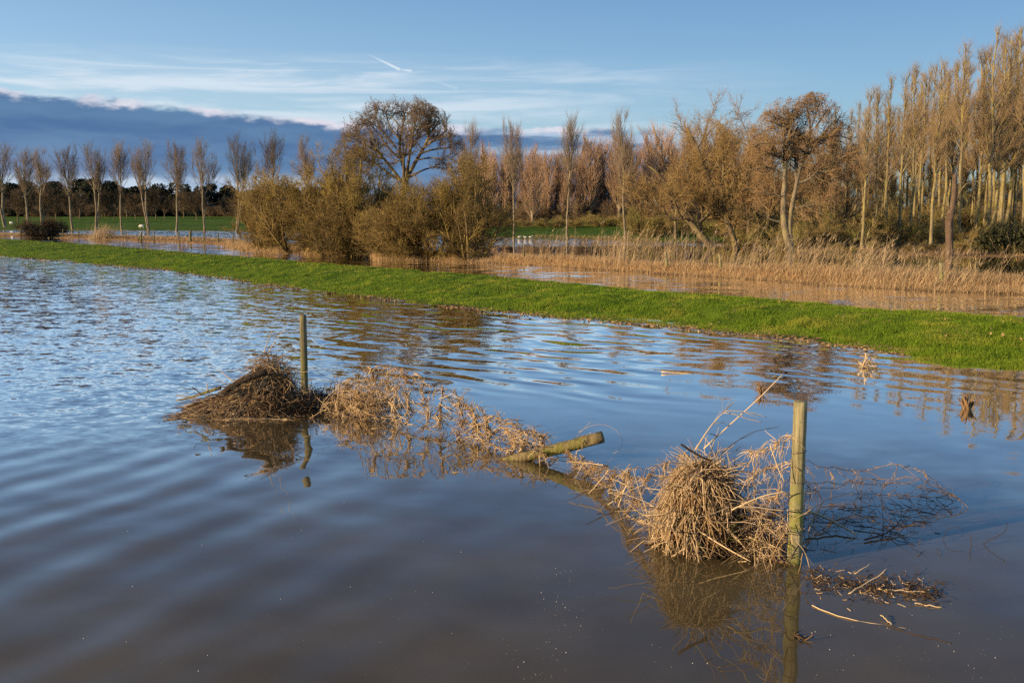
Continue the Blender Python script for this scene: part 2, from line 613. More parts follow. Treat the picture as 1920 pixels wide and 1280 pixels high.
B5 = XS((-900, 422), (-400, 426), (0, 432), (100, 432), (440, 434), (600, 438), (930, 446), (1060, 448), (1200, 452), (1350, 459), (1450, 470), (1600, 479), (1920, 485), (2400, 500), (2900, 520))


def Yrow(yp):
    yp = np.asarray(yp, float)
    c, s = math.cos(TILT), math.sin(TILT)
    yy = -(yp - 640.0) / FPX
    return (c + yy * s) * (-CH / (-s + yy * c))


def pxcol(x, y):
    depth = np.asarray(y) * math.cos(TILT) + CH * math.sin(TILT)
    return 960 + FPX * np.asarray(x) / depth


def bounds(px):
    yb1 = np.interp(px, *B1)
    yc = np.interp(px, *BC)
    hc = 0.27
    yc0 = 398 + (yc - 398) * CH / (CH - hc)
    return (Yrow(yb1), Yrow(yc0), Yrow(np.interp(px, *B3)), Yrow(np.interp(px, *B4)), Yrow(np.interp(px, *B5)))


def sstep(v):
    v = np.clip(v, 0, 1)
    return v * v * (3 - 2 * v)


def height(x, y):
    x, y = np.asarray(x, float), np.asarray(y, float)
    px = pxcol(x, y)
    Y1, Y2, Y3, Y4, Y5 = bounds(px)
    wob = (vnoise(x * 0.9, y * 0.5, 3) - 0.5) * 0.5
    Y1 = Y1 + wob * np.clip(Y1 / 25, 0.5, 2)
    Y3 = Y3 + (vnoise(x * 0.8, y * 0.3, 5) - 0.5) * np.clip(Y3 / 50, 0.5, 1.5)
    Y3 = np.maximum(Y3, Y2 + 2.2)
    Y4 = np.maximum(Y4, Y3 + 1.0)
    Y5 = Y5 + (vnoise(x * 0.30, y * 0.08, 13) - 0.5) * 7.0 * np.clip(Y5 / 80, 0.5, 1.2) + (vnoise(x * 1.1, y * 0.3, 14) - 0.5) * 2.0
    Y5 = np.maximum(Y5, Y4 + 1.5)
    lump = (vnoise(x * 1.3, y * 1.3, 1) - 0.5) * 0.06 + (vnoise(x * 0.35, y * 0.35, 2) - 0.5) * 0.08 + (vnoise(x * 3.4, y * 2.6, 4) - 0.5) * 0.075
    z = np.where(y < Y1, -np.minimum(0.5, 0.05 * (Y1 - y)), 0.0)
    tb = (y - Y1) / np.maximum(Y2 - Y1, 0.5)
    zb = 0.27 * sstep(tb / 0.75) + lump * sstep(tb * 4) * np.where(tb < 0.95, 1, 0.6)
    z = np.where((y >= Y1) & (y < Y2), zb, z)
    drop = 0.27 + lump * 0.6 - 0.9 * sstep((y - Y2) / 1.1)
    rise = np.maximum(-0.63, -0.1 - 0.6 * (Y3 - y))
    z = np.where((y >= Y2) & (y < Y3), np.maximum(drop, rise), z)
    ts = (y - Y3) / (Y4 - Y3)
    zs = -0.1 + np.interp(px, [500, 1000], [0.27, 0.40]) * sstep(ts * 5) * sstep((1 - ts) * 4 + 0.0) + lump * 0.7
    z = np.where((y >= Y3) & (y < Y4), zs, z)
    zf = -0.09 + (vnoise(x * 0.25, y * 0.12, 7) - 0.5) * 0.16
    z = np.where((y >= Y4) & (y < Y5), zf, z)
    far = y - Y5
    zm = -0.02 + 0.10 * sstep(far / 4) + 1.15 * sstep(far / 330) + lump * 0.8
    z = np.where(y >= Y5, zm, z)
    return z


def G(px, py, past_bank=True):
    """first ground point beyond the grass bank under a line of sight"""
    d = ray(px, py)
    d = d / d[1]
    y0 = 3.0
    if past_bank:
        y0 = float(bounds(np.array([float(px)]))[1][0]) + 1.3
    Ys_ = y0 * (1500.0 / y0) ** np.linspace(0, 1, 6000)
    gx_ = d[0] * Ys_
    hz_ = np.maximum(height(gx_, Ys_), -0.03)
    rz_ = CH + d[2] * Ys_
    k = np.argmax(rz_ <= hz_)
    p = np.array([gx_[k], Ys_[k], 0.0])
    p[2] = float(height(p[0], p[1]))
    return p


# ground sheet
offs = np.concatenate([np.arange(0.9, 8, 0.35), np.arange(8, 320, 0.75), np.arange(320, 1500, 12)])
rows = CH * FPX / offs[::-1]
rows = np.concatenate([[-40, -15, -5], rows])
cols = np.concatenate([np.linspace(-900, -40, 90), np.linspace(-30, 1950, 560), np.linspace(1962, 2900, 90)])
gy, gc = np.meshgrid(rows, cols, indexing='ij')
gx = (gc - 960) / FPX * np.maximum(gy * math.cos(TILT) + CH * math.sin(TILT), 6.0)
gz = np.where(gy < 2.0, -0.5, height(gx, gy))
nr, nc = gx.shape
idx = np.arange(nr * nc).reshape(nr, nc)
q = np.stack([idx[:-1, :-1], idx[:-1, 1:], idx[1:, 1:], idx[1:, :-1]], -1).reshape(-1, 4)
mb = MB()
mb.add(np.stack([gx, gy, gz], -1).reshape(-1, 3), q)
gm, t, b = newmat('ground')
M['ground'] = gm
pos = t.new('ShaderNodeNewGeometry').outputs['Position']
at = t.new('ShaderNodeAttribute', attribute_name='dry').outputs['Fac']
zz = t.sep(pos)[2]
ng = t.noise(pos, 0.5, 5, 0.6)
nf = t.noise(pos, 6.0, 4, 0.6)
gcol = t.mix(t.ss(ng, 0.35, 0.65), (0.040, 0.085, 0.006), (0.095, 0.150, 0.012))
gcol = t.mix(t.ss(nf, 0.5, 0.75, 0, 0.5), gcol, (0.04, 0.075, 0.008))
dryc = t.mix(t.ss(nf, 0.3, 0.7), (0.15, 0.085, 0.035), (0.30, 0.18, 0.075))
gcol = t.mix(at, gcol, dryc)
gcol = t.mix(t.ss(zz, 0.02, -0.06), gcol, (0.075, 0.052, 0.03))
t.l.new(gcol, b.inputs['Base Color'])
b.inputs['Roughness'].default_value = 0.95
b.inputs['Specular IOR Level'].default_value = 0.05
ground = mb.build('ground', gm, kind='structure')
px_all = pxcol(gx, gy)
bY = bounds(px_all)
dry = ((gy > bY[2] - 0.5) & (gy < bY[3] + 0.6)).astype(float)
edge5 = np.exp(-((gy - bY[4] - 1.0) / 2.5) ** 2) * (0.4 + 0.6 * vnoise(gx * 0.5, gy * 0.3, 9))
wood = sstep((px_all - 1380) / 250) * (gy > bY[4] - 1) * sstep((vnoise(gx * 0.10, gy * 0.07, 12) - 0.15) * 3)
wood2 = ((gy > 165) & (px_all > 900)).astype(float)
dry = np.clip(np.maximum.reduce([dry, edge5, wood, wood2]), 0, 1)
attr = ground.data.attributes.new('dry', 'FLOAT', 'POINT')
attr.data.foreach_set('value', dry.ravel().astype(np.float32))


# ------------------------------------------------------------------ water
def water_mat(name, mode):
    m, t, b = newmat(name)
    pos = t.new('ShaderNodeNewGeometry').outputs['Position']
    x, y, z = t.sep(pos)
    flat = t.comb(x, y, 0.0)
    u = t.m('DIVIDE', x, t.m('MAXIMUM', y, 1.0))
    sxs, sys_ = [], []
    n1 = t.noise(flat, 0.22, 2, 0.5)
    patch = t.noise(flat, 0.45, 3, 0.55)

    def train(nx, ny, lam, amp, warp, mask=None, off=0.0):
        l = math.hypot(nx, ny)
        nx, ny = nx / l, ny / l
        k = 2 * math.pi / lam
        ph = t.m('ADD', t.m('MULTIPLY', x, nx * k), t.m('MULTIPLY', y, ny * k))
        ph = t.m('ADD', ph, t.m('MULTIPLY_ADD', n1, warp, off))
        s = t.m('COSINE', ph)
        s = t.m('MULTIPLY', s, amp)
        if mask is not None:
            s = t.m('MULTIPLY', s, mask)
        sxs.append(t.m('MULTIPLY', s, nx))
        sys_.append(t.m('MULTIPLY', s, ny))

    def chop(scale, ax, ay, mask=None, detail=2.0, sxf=1.0, syf=1.0):
        v = t.comb(t.m('MULTIPLY', x, sxf), t.m('MULTIPLY', y, syf), 0.0)
        c = t.noise(v, scale, detail, 0.5, color=True)
        r, g, _ = t.sep(c)
        a = t.m('MULTIPLY', t.m('SUBTRACT', r, 0.5), ax)
        bb = t.m('MULTIPLY', t.m('SUBTRACT', g, 0.5), ay)
        if mask is not None:
            a, bb = t.m('MULTIPLY', a, mask), t.m('MULTIPLY', bb, mask)
        sxs.append(a)
        sys_.append(bb)

    if mode == 'flood':
        left = t.ss(t.m('ADD', u, t.m('MULTIPLY', t.m('SUBTRACT', n1, 0.5), 0.25)), -0.02, -0.26)
        farl = t.ss(y, 8.5, 13.5)
        mchop = t.m('MULTIPLY', left, farl)
        chop(4.6, 0.17, 0.24, mchop, 2.0, 1.0, 1.5)
        chop(11.0, 0.10, 0.15, mchop, 2.0, 1.0, 1.3)
        chop(1.4, 0.07, 0.09, mchop, 1.0, 1.0, 1.5)
        mid = t.m('MULTIPLY', t.ss(y, 11.0, 15.5), t.ss(patch, 0.36, 0.64, 0.12, 1.0))
        mid = t.m('MULTIPLY', mid, t.ss(u, -0.45, -0.15, 0.3, 1.0))
        mid = t.m('MULTIPLY', mid, t.ss(u, 0.06, 0.40, 1.0, 0.45))
        train(0.70, 0.71, 0.66, 0.052, 20.0, mid)
        train(0.50, 0.86, 0.43, 0.030, 26.0, mid, 1.3)
        train(0.88, 0.47, 1.05, 0.024, 15.0, mid, 2.3)
        chop(2.2, 0.08, 0.14, t.ss(y, 11, 18), 2.0, 0.8, 1.5)
        near = t.m('MULTIPLY', t.ss(y, 12.5, 8.5), t.ss(u, 0.10, -0.30, 0.10, 1.0))
        train(-0.88, 0.47, 0.52, 0.022, 17.0, near, 0.4)
        train(-0.95, 0.30, 0.85, 0.020, 14.0, near, 4.0)
        train(0.3, 0.95, 0.75, 0.010, 12.0, near, 2.0)
        nn = t.ss(y, 13, 9)
        chop(1.1, 0.055, 0.045, nn, 1.0)
        chop(3.0, 0.030, 0.030, nn, 1.0, 1.0, 1.4)
    elif mode == 'river':
        chop(1.3, 0.04, 0.20, None, 3.0, 0.28, 1.2)
        chop(4.0, 0.05, 0.34, t.ss(patch, 0.40, 0.62, 0.12, 1.0), 2.0, 0.35, 1.3)
    else:
        chop(1.5, 0.02, 0.028, None, 2.0, 0.5, 1.0)
        farm = t.ss(t.m('ADD', y, t.m('MULTIPLY', n1, 8.0)), 73, 79)
        chop(3.0, 0.14, 0.60, farm, 2.0)

    def tot(l):
        r = l[0]
        for q in l[1:]:
            r = t.m('ADD', r, q)
        return r
    nv = t.vm('NORMALIZE', t.comb(t.m('MULTIPLY', tot(sxs), -1.0), t.m('MULTIPLY', tot(sys_), -1.0), 1.0))
    mud = t.mix(t.ss(t.noise(flat, 0.7, 3), 0.3, 0.7), *(((0.15, 0.105, 0.062), (0.19, 0.135, 0.082)) if mode == 'river' else ((0.068, 0.050, 0.022), (0.106, 0.080, 0.038))))
    t.n.remove(b)
    df = t.new('ShaderNodeBsdfDiffuse')
    t.l.new(mud, df.inputs['Color'])
    gl = t.new('ShaderNodeBsdfGlossy')
    gl.inputs['Roughness'].default_value = 0.015
    gl.inputs['Color'].default_value = (1, 1, 1, 1)
    t.l.new(nv, gl.inputs['Normal'])
    fr = t.new('ShaderNodeFresnel')
    fr.inputs['IOR'].default_value = 1.36
    t.l.new(nv, fr.inputs['Normal'])
    f = fr.outputs[0]
    f = t.m('MULTIPLY', f, t.ss(f, 0.06, 0.33, 1.05, 2.25), clamp=True)
    mx = t.new('ShaderNodeMixShader')
    t.l.new(f, mx.inputs[0])
    t.l.new(df.outputs[0], mx.inputs[1])
    t.l.new(gl.outputs[0], mx.inputs[2])
    t.l.new(mx.outputs[0], t.n['Material Output'].inputs['Surface'])
    return m


def between(fa, fb, ca=-900, cb=2900, n=200):
    """water sheet between two lines across the scene"""
    c = np.linspace(ca, cb, n)
    A, Bv = fa(c), fb(c)
    pts = []
    for Y in (A, Bv):
        X = (c - 960) / FPX * np.maximum(Y * math.cos(TILT) + CH * math.sin(TILT), 6.0)
        pts.append(np.stack([X, Y, np.zeros(n)], 1))
    m_ = MB()
    i = np.arange(n - 1)
    m_.add(np.concatenate(pts), np.stack([i, i + 1, n + i + 1, n + i], 1))
    return m_


midbank = lambda c: 0.35 * bounds(c)[0] + 0.65 * bounds(c)[1]
midstrip = lambda c: 0.5 * (bounds(c)[2] + np.maximum(bounds(c)[3], bounds(c)[2] + 1.0))
between(lambda c: np.full_like(c, -40.0), midbank).build('flood_water', water_mat('flood_water', 'flood'), kind='structure')
between(midbank, midstrip).build('river_water', water_mat('river_water', 'river'), kind='structure')
between(midstrip, lambda c: np.maximum(bounds(c)[4], bounds(c)[3] + 2) + 12).build('meadow_water', water_mat('meadow_water', 'field'), kind='structure')

R = np.random.default_rng(7)

# ------------------------------------------------------------------ turf blades on the grass bank
NB = 250000
bx = R.uniform(-450, 2500, NB * 2)
t01 = R.uniform(-0.04, 1.02, NB * 2)
bb = bounds(bx)
y0, y1 = 398 + CH * FPX / bb[0], 398 + CH * FPX / bb[1]
ypx = y0 + (y1 - y0) * t01
keep = R.uniform(0, 1, NB * 2) < np.clip((y0 - y1) / 95, 0.1, 1)
bx, ypx = bx[keep][:NB], ypx[keep][:NB]
Yb = CH * FPX / (ypx - 398)
Xb = (bx - 960) / FPX * (Yb * math.cos(TILT) + CH * math.sin(TILT))
zb = height(Xb, Yb)
ok = zb > np.where(bx > 1580, -0.045, -0.02) + 0.06 * (vnoise(Xb * 1.7, Yb * 1.7, 51) - 0.4)
Xb, Yb, zb = Xb[ok], Yb[ok], zb[ok]
n = len(Xb)
cl = 0.5 * vnoise(Xb * 2.2, Yb * 1.6, 21) + 0.5 * vnoise(Xb * 6.5, Yb * 4.5, 22)
L = (0.022 + 0.16 * np.clip(cl - 0.15, 0, 1) ** 2 * R.uniform(0.5, 1.3, n) + 0.015 * R.uniform(0, 1, n))
lean = np.stack([R.normal(0.25, 0.55, n), R.normal(0, 0.55, n), np.ones(n)], 1)
lean = norm(lean) * L[:, None]
side = norm(np.stack([R.normal(size=n), R.normal(size=n) * 0.6, np.zeros(n)], 1))
wd = 0.0035 + 0.00042 * Yb
base = np.stack([Xb, Yb, zb - 0.008], 1)
v = np.stack([base - side * wd[:, None] * 0.5, base + side * wd[:, None] * 0.5, base + lean], 1).reshape(-1, 3)
mb = MB()
mb.add(v, np.arange(n * 3).reshape(-1, 3))
g = mb.build('grass', M['grass'], smooth=False, kind='stuff')
tag(g, 'short bright green turf growing along the curved bank between flood and river', 'grass')


# flood litter stranded along the near shoreline, and dead leaves on the turf
n = 12500
lx = R.uniform(-450, 2500, n)
b_ = bounds(lx)
Yl_ = b_[0] + R.normal(0.0, 0.35, n) * np.clip(b_[0] / 25, 0.5, 2) + (b_[1] - b_[0]) * np.where(R.uniform(0, 1, n) < 0.07, R.uniform(0.05, 0.95, n), 0.0)
Xl_ = (lx - 960) / FPX * (Yl_ * math.cos(TILT) + CH * math.sin(TILT))
zl_ = np.maximum(height(Xl_, Yl_), 0.0)
kp = (zl_ < 0.05) & (vnoise(Xl_ * 0.8, Yl_ * 0.8, 61) > 0.35) | (zl_ > 0.12)
Xl_, Yl_, zl_ = Xl_[kp], Yl_[kp], zl_[kp]
n = len(Xl_)
c_ = np.stack([Xl_, Yl_, zl_ + np.where(zl_ > 0.1, 0.055, 0.006)], 1)
a_ = R.uniform(0, math.pi, n)
d1 = np.stack([np.cos(a_), np.sin(a_), R.normal(0, 0.2, n)], 1) * (R.uniform(0.015, 0.06, n) * np.where(zl_ > 0.1, 0.6, 1.0))[:, None]
d2 = np.stack([-np.sin(a_), np.cos(a_), R.normal(0, 0.6, n)], 1) * (0.003 + 0.0004 * Yl_ + np.where(zl_ > 0.1, 0.008, 0.0))[:, None]
mb = MB()
mb.add(np.stack([c_ - d1, c_ + d2, c_ + d1, c_ - d2], 1).reshape(-1, 3), np.arange(n * 4).reshape(-1, 4))
g = mb.build('flood_litter', M['litter'], smooth=False, kind='stuff')
tag(g, 'brown flood litter stranded along the shoreline of the grass bank', 'litter')

# ------------------------------------------------------------------ reeds and dead grass on the far river bank
def blades(pts, hts, leanx, leansd, wd, K=4, droop=0.25):
    n = len(pts)
    d = norm(np.stack([R.normal(leanx, leansd, n), R.normal(0, leansd, n), np.ones(n)], 1))
    path = [pts]
    dr = np.stack([R.normal(0.4, 0.6, n), R.normal(0, 0.5, n), np.zeros(n)], 1) * droop
    for k in range(K - 1):
        d = norm(d + dr / (K - 1) - np.array([0, 0, 0.08]) * k)
        path.append(path[-1] + d * (hts / (K - 1))[:, None])
    path = np.stack(path, 1)
    ang = R.uniform(-0.9, 0.9, n)
    side = np.stack([np.cos(ang), np.sin(ang), np.zeros(n)], 1)
    ws = wd[:, None] * np.linspace(1, 0.25, K)[None]
    return path, ws, side


def strip_points(n, pa, pb, ta, tb):
    px = R.uniform(pa, pb, n)
    tt = R.uniform(ta, tb, n)
    b_ = bounds(px)
    Y3, Y4 = b_[2], np.maximum(b_[3], b_[2] + 1.0)
    Y = Y3 + (Y4 - Y3) * tt
    X = (px - 960) / FPX * (Y * math.cos(TILT) + CH * math.sin(TILT))
    return px, np.stack([X, Y, np.maximum(height(X, Y), -0.05) - 0.02], 1)


mb = MB()
px, p = strip_points(26000, 900, 2300, -0.03, 0.36)
hs = (0.14 + 0.22 * vnoise(p[:, 0] * 0.8, p[:, 1] * 0.8, 31)) * R.uniform(0.6, 1.2, len(p)) * np.interp(px, [900, 1100, 1500, 1900], [0.75, 0.95, 1.15, 1.15])
path, ws, side = blades(p, hs, 0.10, 0.38, R.uniform(0.008, 0.018, len(p)), 4, 0.9)
mb.ribbons(path, ws, side)
px, p = strip_points(9000, -300, 460, 0.0, 0.9)
hs = (0.10 + 0.16 * vnoise(p[:, 0] * 0.5, p[:, 1] * 0.5, 31)) * R.uniform(0.6, 1.2, len(p))
path, ws, side = blades(p, hs, 0.10, 0.40, R.uniform(0.015, 0.03, len(p)), 4, 0.9)
mb.ribbons(path, ws, side)
px, p = strip_points(12000, 420, 940, -0.05, 0.25)
hs = R.uniform(0.15, 0.5, len(p))
path, ws, side = blades(p, hs, 0.10, 0.5, R.uniform(0.01, 0.02, len(p)), 4, 1.0)
mb.ribbons(path, ws, side)
g = mb.build('dead_grass', M['deadgrass'], smooth=False, kind='stuff')
tag(g, 'matted tan dead grass along the far river bank', 'dead grass')

mb = MB()
n = 7000
px = R.uniform(1000, 2300, n)
Y5_ = bounds(px)[4]
Yt = Y5_ + R.uniform(-2.5, 7, n)
Xt = (px - 960) / FPX * (Yt * math.cos(TILT) + CH * math.sin(TILT))
zt = height(Xt, Yt)
kp = (zt > -0.06) & (vnoise(Xt * 0.6, Yt * 0.4, 71) > 0.42)
p = np.stack([Xt, Yt, zt - 0.02], 1)[kp]
hs = R.uniform(0.08, 0.45, len(p))
path, ws, side = blades(p, hs, 0.1, 0.4, R.uniform(0.012, 0.025, len(p)), 4, 0.9)
mb.ribbons(path, ws, side)
g = mb.build('flood_edge_grass', M['deadgrass'], smooth=False, kind='stuff')
tag(g, 'tufts of dead grass along the flood edge below the wood', 'dead grass')

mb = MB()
px, p = strip_points(7000, 440, 2300, -0.06, 0.03)  # short dark blades added to stand for the shadow at the reed base
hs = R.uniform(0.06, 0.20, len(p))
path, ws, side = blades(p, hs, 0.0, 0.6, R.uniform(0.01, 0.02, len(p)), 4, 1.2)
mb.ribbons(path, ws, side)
g = mb.build('shade_grass', M['shadegrass'], smooth=False, kind='stuff')
tag(g, 'dark blades painting the reed-base shade at the waterline of the far bank', 'shade grass')

mb = MB()
px, p = strip_points(3000, 1010, 2300, 0.0, 0.36)
cl = vnoise(p[:, 0] * 0.75, p[:, 1] * 0.75, 41)
kp = R.uniform(0, 1, len(p)) < np.clip((cl - 0.36) * 2.2, 0.05, 1)
p, px = p[kp], px[kp]
hs = R.uniform(0.6, 1.65, len(p)) * np.interp(px, [1000, 1100, 1400, 1700, 1900], [0.9, 1.1, 1.0, 0.85, 0.75])
leanx = np.interp(px, [1000, 1300, 1500, 1900], [0.05, 0.15, 0.30, 0.40])
path, ws, side = blades(p, hs, 0.0, 0.10, R.uniform(0.007, 0.014, len(p)), 5, 0.10)
for k in range(5):
    path[:, k, 0] += leanx * hs * (k / 4.0) * R.uniform(0.6, 1.4, len(p))
mb.ribbons(path, ws * 1.0, side)
# leaves of the reeds
sel = R.integers(0, len(p), 3000)
kk = R.uniform(0.15, 0.85, len(sel))
i0 = np.floor(kk * 4).astype(int)
st = path[sel, i0] + (path[sel, np.minimum(i0 + 1, 4)] - path[sel, i0]) * (kk * 4 - i0)[:, None]
lp, lw, ls = blades(st, R.uniform(0.2, 0.5, len(sel)), 0.55, 0.45, R.uniform(0.008, 0.016, len(sel)), 4, 0.9)
mb.ribbons(lp, lw, ls)
# plumes
sel = np.where(R.uniform(0, 1, len(p)) < 0.3)[0]
for q_ in range(4):
    lp, lw, ls = blades(path[sel, -1] - np.array([0, 0, 0.08]), R.uniform(0.10, 0.22, len(sel)), 0.5, 0.25, R.uniform(0.010, 0.022, len(sel)), 3, 0.3)
    mb.ribbons(lp, lw, ls)
g = mb.build('reeds', M['reed'], smooth=False, kind='stuff')
tag(g, 'tall pale dry reeds standing along the far river bank', 'reeds')

# ------------------------------------------------------------------ trees
def trunk_path(R, H, K=14, wander=0.02, lean=0.0):
    z = np.linspace(0, H, K)
    x = np.cumsum(R.normal(0, wander * H / K * 3, K))
    y = np.cumsum(R.normal(0, wander * H / K * 3, K))
    x -= x[0]
    y -= y[0]
    return np.stack([x + lean * z, y, z - 0.15], 1)


def poplar(name, mats, seed, H=10.0, r0=0.145, clear=0.42, twins=False, n1=30, n2=200, n3=2100, spread=30, l1=0.33, tw=0.0068, label='', cat='tree', group=None, low=0, tl=0.075, up1=0.95):
    R = np.random.default_rng(seed)
    root = thing(name, label, cat, (0, 0, 0), group)
    tr = [trunk_path(R, H * 0.93)]
    if twins:
        t2 = trunk_path(R, H * 0.85)
        t2[:, 0] -= np.linspace(0, 0.13 * H, 14) ** 0.8
        tr.append(t2)
    tr = np.stack(tr)
    rr = np.stack([np.linspace(1, 0.12, 14) ** 0.9 * r0 * (0.9 if i else 1) for i in range(len(tr))])
    rr[:, 0] *= 1.35
    a = MB()
    a.tubes(tr, rr, 8)
    p1, r1 = grow(R, tr, rr, n1, (clear, 0.97), (spread, 8), lambda t, L: L * l1 * (1.25 - 0.85 * (t - clear) / (1 - clear)), up=up1, wig=0.05, K=7, rs=0.45, rmin=0.018)
    a.tubes(p1, r1, 5)
    a.build('trunk', mats[0], root)
    c = MB()
    p2, r2 = grow(R, np.concatenate([p1]), r1, n2, (0.15, 1.0), (32, 10), lambda t, L: L * 0.42 * (1.2 - 0.6 * t), up=0.55, wig=0.06, K=5, rs=0.6, rmin=tw * 1.25, rmax=0.03)
    c.tubes(p2, r2, 3)
    p3, r3 = grow(R, p2, r2, n3, (0.1, 1.0), (28, 10), lambda t, L: L * 0.0 + H * tl, up=0.5, wig=0.06, K=4, rs=0.6, rmin=tw, rmax=tw * 1.3)
    c.tubes(p3, r3, 3)
    p4, r4 = grow(R, tr, rr, 40 + low, (0.1, 0.6), (60, 20), lambda t, L: L * 0 + H * 0.045, up=0.3, wig=0.12, K=4, rs=0.1, rmin=tw, rmax=tw)
    c.tubes(p4, r4, 3)
    c.build('crown', mats[1], root)
    return root


def columnar(seed, label, group):
    R = np.random.default_rng(seed)
    H = 10.0
    root = thing('lombardy_poplar', label, 'tree', (0, 0, 0), group)
    tr = trunk_path(R, H * 0.95)[None]
    rr = (np.linspace(1, 0.1, 14) * 0.16)[None]
    a = MB()
    a.tubes(tr, rr, 7)
    p1, r1 = grow(R, tr, rr, 80, (0.10, 0.95), (27, 6), lambda t, L: L * 0.33 * (1.1 - 0.55 * t), up=1.3, wig=0.03, K=6, rs=0.4, rmin=0.02)
    a.tubes(p1, r1, 4)
    a.build('trunk', M['poplar_bark'], root)
    c = MB()
    p2, r2 = grow(R, p1, r1, 420, (0.1, 1.0), (20, 7), lambda t, L: L * 0.5, up=0.9, wig=0.04, K=5, rs=0.6, rmin=0.013, rmax=0.03)
    c.tubes(p2, r2, 3)
    p3, r3 = grow(R, p2, r2, 2300, (0.0, 1.0), (20, 8), lambda t, L: L * 0 + 0.75, up=0.6, wig=0.05, K=4, rs=0.6, rmin=0.011, rmax=0.014)
    c.tubes(p3, r3, 3)
    c.build('crown', M['lomb_twig'], root)
    return root


def place(o, px, py, top, H=10.0, rot=None, wide=1.0, sink=0.0):
    p = G(px, py)
    z = V(px, top, p[1])[2] - p[2]
    s = max(z, 0.5) / H
    o.location = (p[0], p[1], p[2] - sink)
    o.scale = (s * wide, s * wide, s)
    o.rotation_euler = (0, 0, rot if rot is not None else float(R.uniform(0, 6.28)))
    return o


PM = (M['poplar_bark'], M['poplar_twig'])
pv = [poplar('poplar_tree', PM, 11), poplar('poplar_tree', PM, 12, clear=0.38, spread=33), poplar('poplar_tree', PM, 13, clear=0.46, l1=0.38),
      poplar('poplar_tree', PM, 14, twins=True, clear=0.45, n1=36, n3=2300), poplar('poplar_tree', PM, 15, clear=0.40, spread=28, l1=0.3)]
used = set()


def instance(protos, k, label, group=None):
    o = protos[k]
    if (id(protos), k) in used:
        return dup(o, label, group)
    used.add((id(protos), k))
    o['label'] = label
    if group:
        o['group'] = group
    return o


row = [(10, 426, 278, 3, 1.25), (54, 424, 288, 1, 1.3), (79, 423, 287, 4, 1.25), (136, 431, 278, 0, 1.05), (180, 431, 277, 3, 1.0), (229, 432, 279, 2, 1.0),
       (279, 432, 273, 3, 1.0), (331, 433, 273, 0, 1.05), (384, 433, 270, 1, 0.95), (444, 434, 263, 3, 1.0), (507, 437, 263, 2, 0.9), (580, 439, 266, 4, 0.9),
       (884, 445, 240, 1, 0.8), (963, 447, 233, 0, 0.8), (1064, 448, 236, 2, 0.8), (1173, 450, 221, 4, 0.85)]
rot3 = {0: 0.3, 4: 3.3, 6: 0.1, 9: 2.9}
plab = ['bare twin-stemmed poplar at the left edge of the far row', 'bushy bare poplar second from the left in the far row',
        'bare poplar behind the dark bramble clump by the fence', 'slim bare poplar just right of the dark bramble clump',
        'bare poplar standing above the leaning pale reed tuft, fifth in the row', 'straight bare poplar, sixth from the left in the far row',
        'bare poplar with two stems forking low, seventh in the far row', 'straight bare poplar, eighth from the left in the far row',
        'bare poplar, ninth from the left, over the gap in the dark wood', 'bare fork-topped poplar at the left end of the shrub clump',
        'bare poplar top rising behind the leftmost shrub, beside the twin-stemmed one', 'bare poplar top between the leftmost shrubs and the round tree',
        'bare poplar top showing right behind the round-crowned tree', 'pale-trunked bare poplar beside the white swans on the flood edge',
        'pale-trunked bare poplar in the middle of the green meadow edge', 'taller pale-trunked poplar left of the twisted willow']
for i, (x, yb, yt, k, wd_) in enumerate(row):
    o = instance(pv, k, plab[i], 'poplars in a row across the far meadow')
    place(o, x, yb, yt, 9.8, rot3.get(i), wd_ * 0.86)
    o.rotation_euler = (R.normal(0, 0.022), R.normal(0, 0.022), o.rotation_euler[2])

# columnar poplars behind the meadow
cg = 'columnar brown poplars behind the meadow'
cv = [columnar(s, '', cg) for s in (21, 22, 23, 24)]
lom = [(872, 300, 1.0), (893, 305, .9), (911, 288, 1.0), (925, 300, .8), (940, 296, .9), (957, 289, 1.0), (978, 296, .8), (998, 291, 1.1), (1016, 296, .8), (1032, 292, 1.0),
       (1056, 292, 1.1), (1078, 300, .9), (1106, 271, 1.15), (1137, 274, 1.2), (1160, 269, 1.1), (1190, 285, 1.0), (1214, 264, .9), (1238, 249, 1.05), (1259, 282, .8),
       (1277, 272, 1.0), (1300, 285, 1.0), (1330, 275, 1.0), (1365, 262, 1.1), (1395, 270, 1.0), (917, 312, .8), (950, 306, .8), (987, 308, .7), (1008, 304, .7), (1044, 305, .8), (1067, 302, .7), (1092, 290, .8), (1122, 288, .8), (1149, 292, .8), (1176, 290, .8)]
lom.sort()
for i, (x, yt, wd_) in enumerate(lom):
    o = instance(cv, i % 4, 'slim brown Lombardy poplar, %s from the left in the row behind the meadow' % nth(i + 1), cg)
    place(o, x, 421 + R.uniform(-1.5, 2.5), yt + R.uniform(-2, 2), 10, None, wd_ * 1.45)

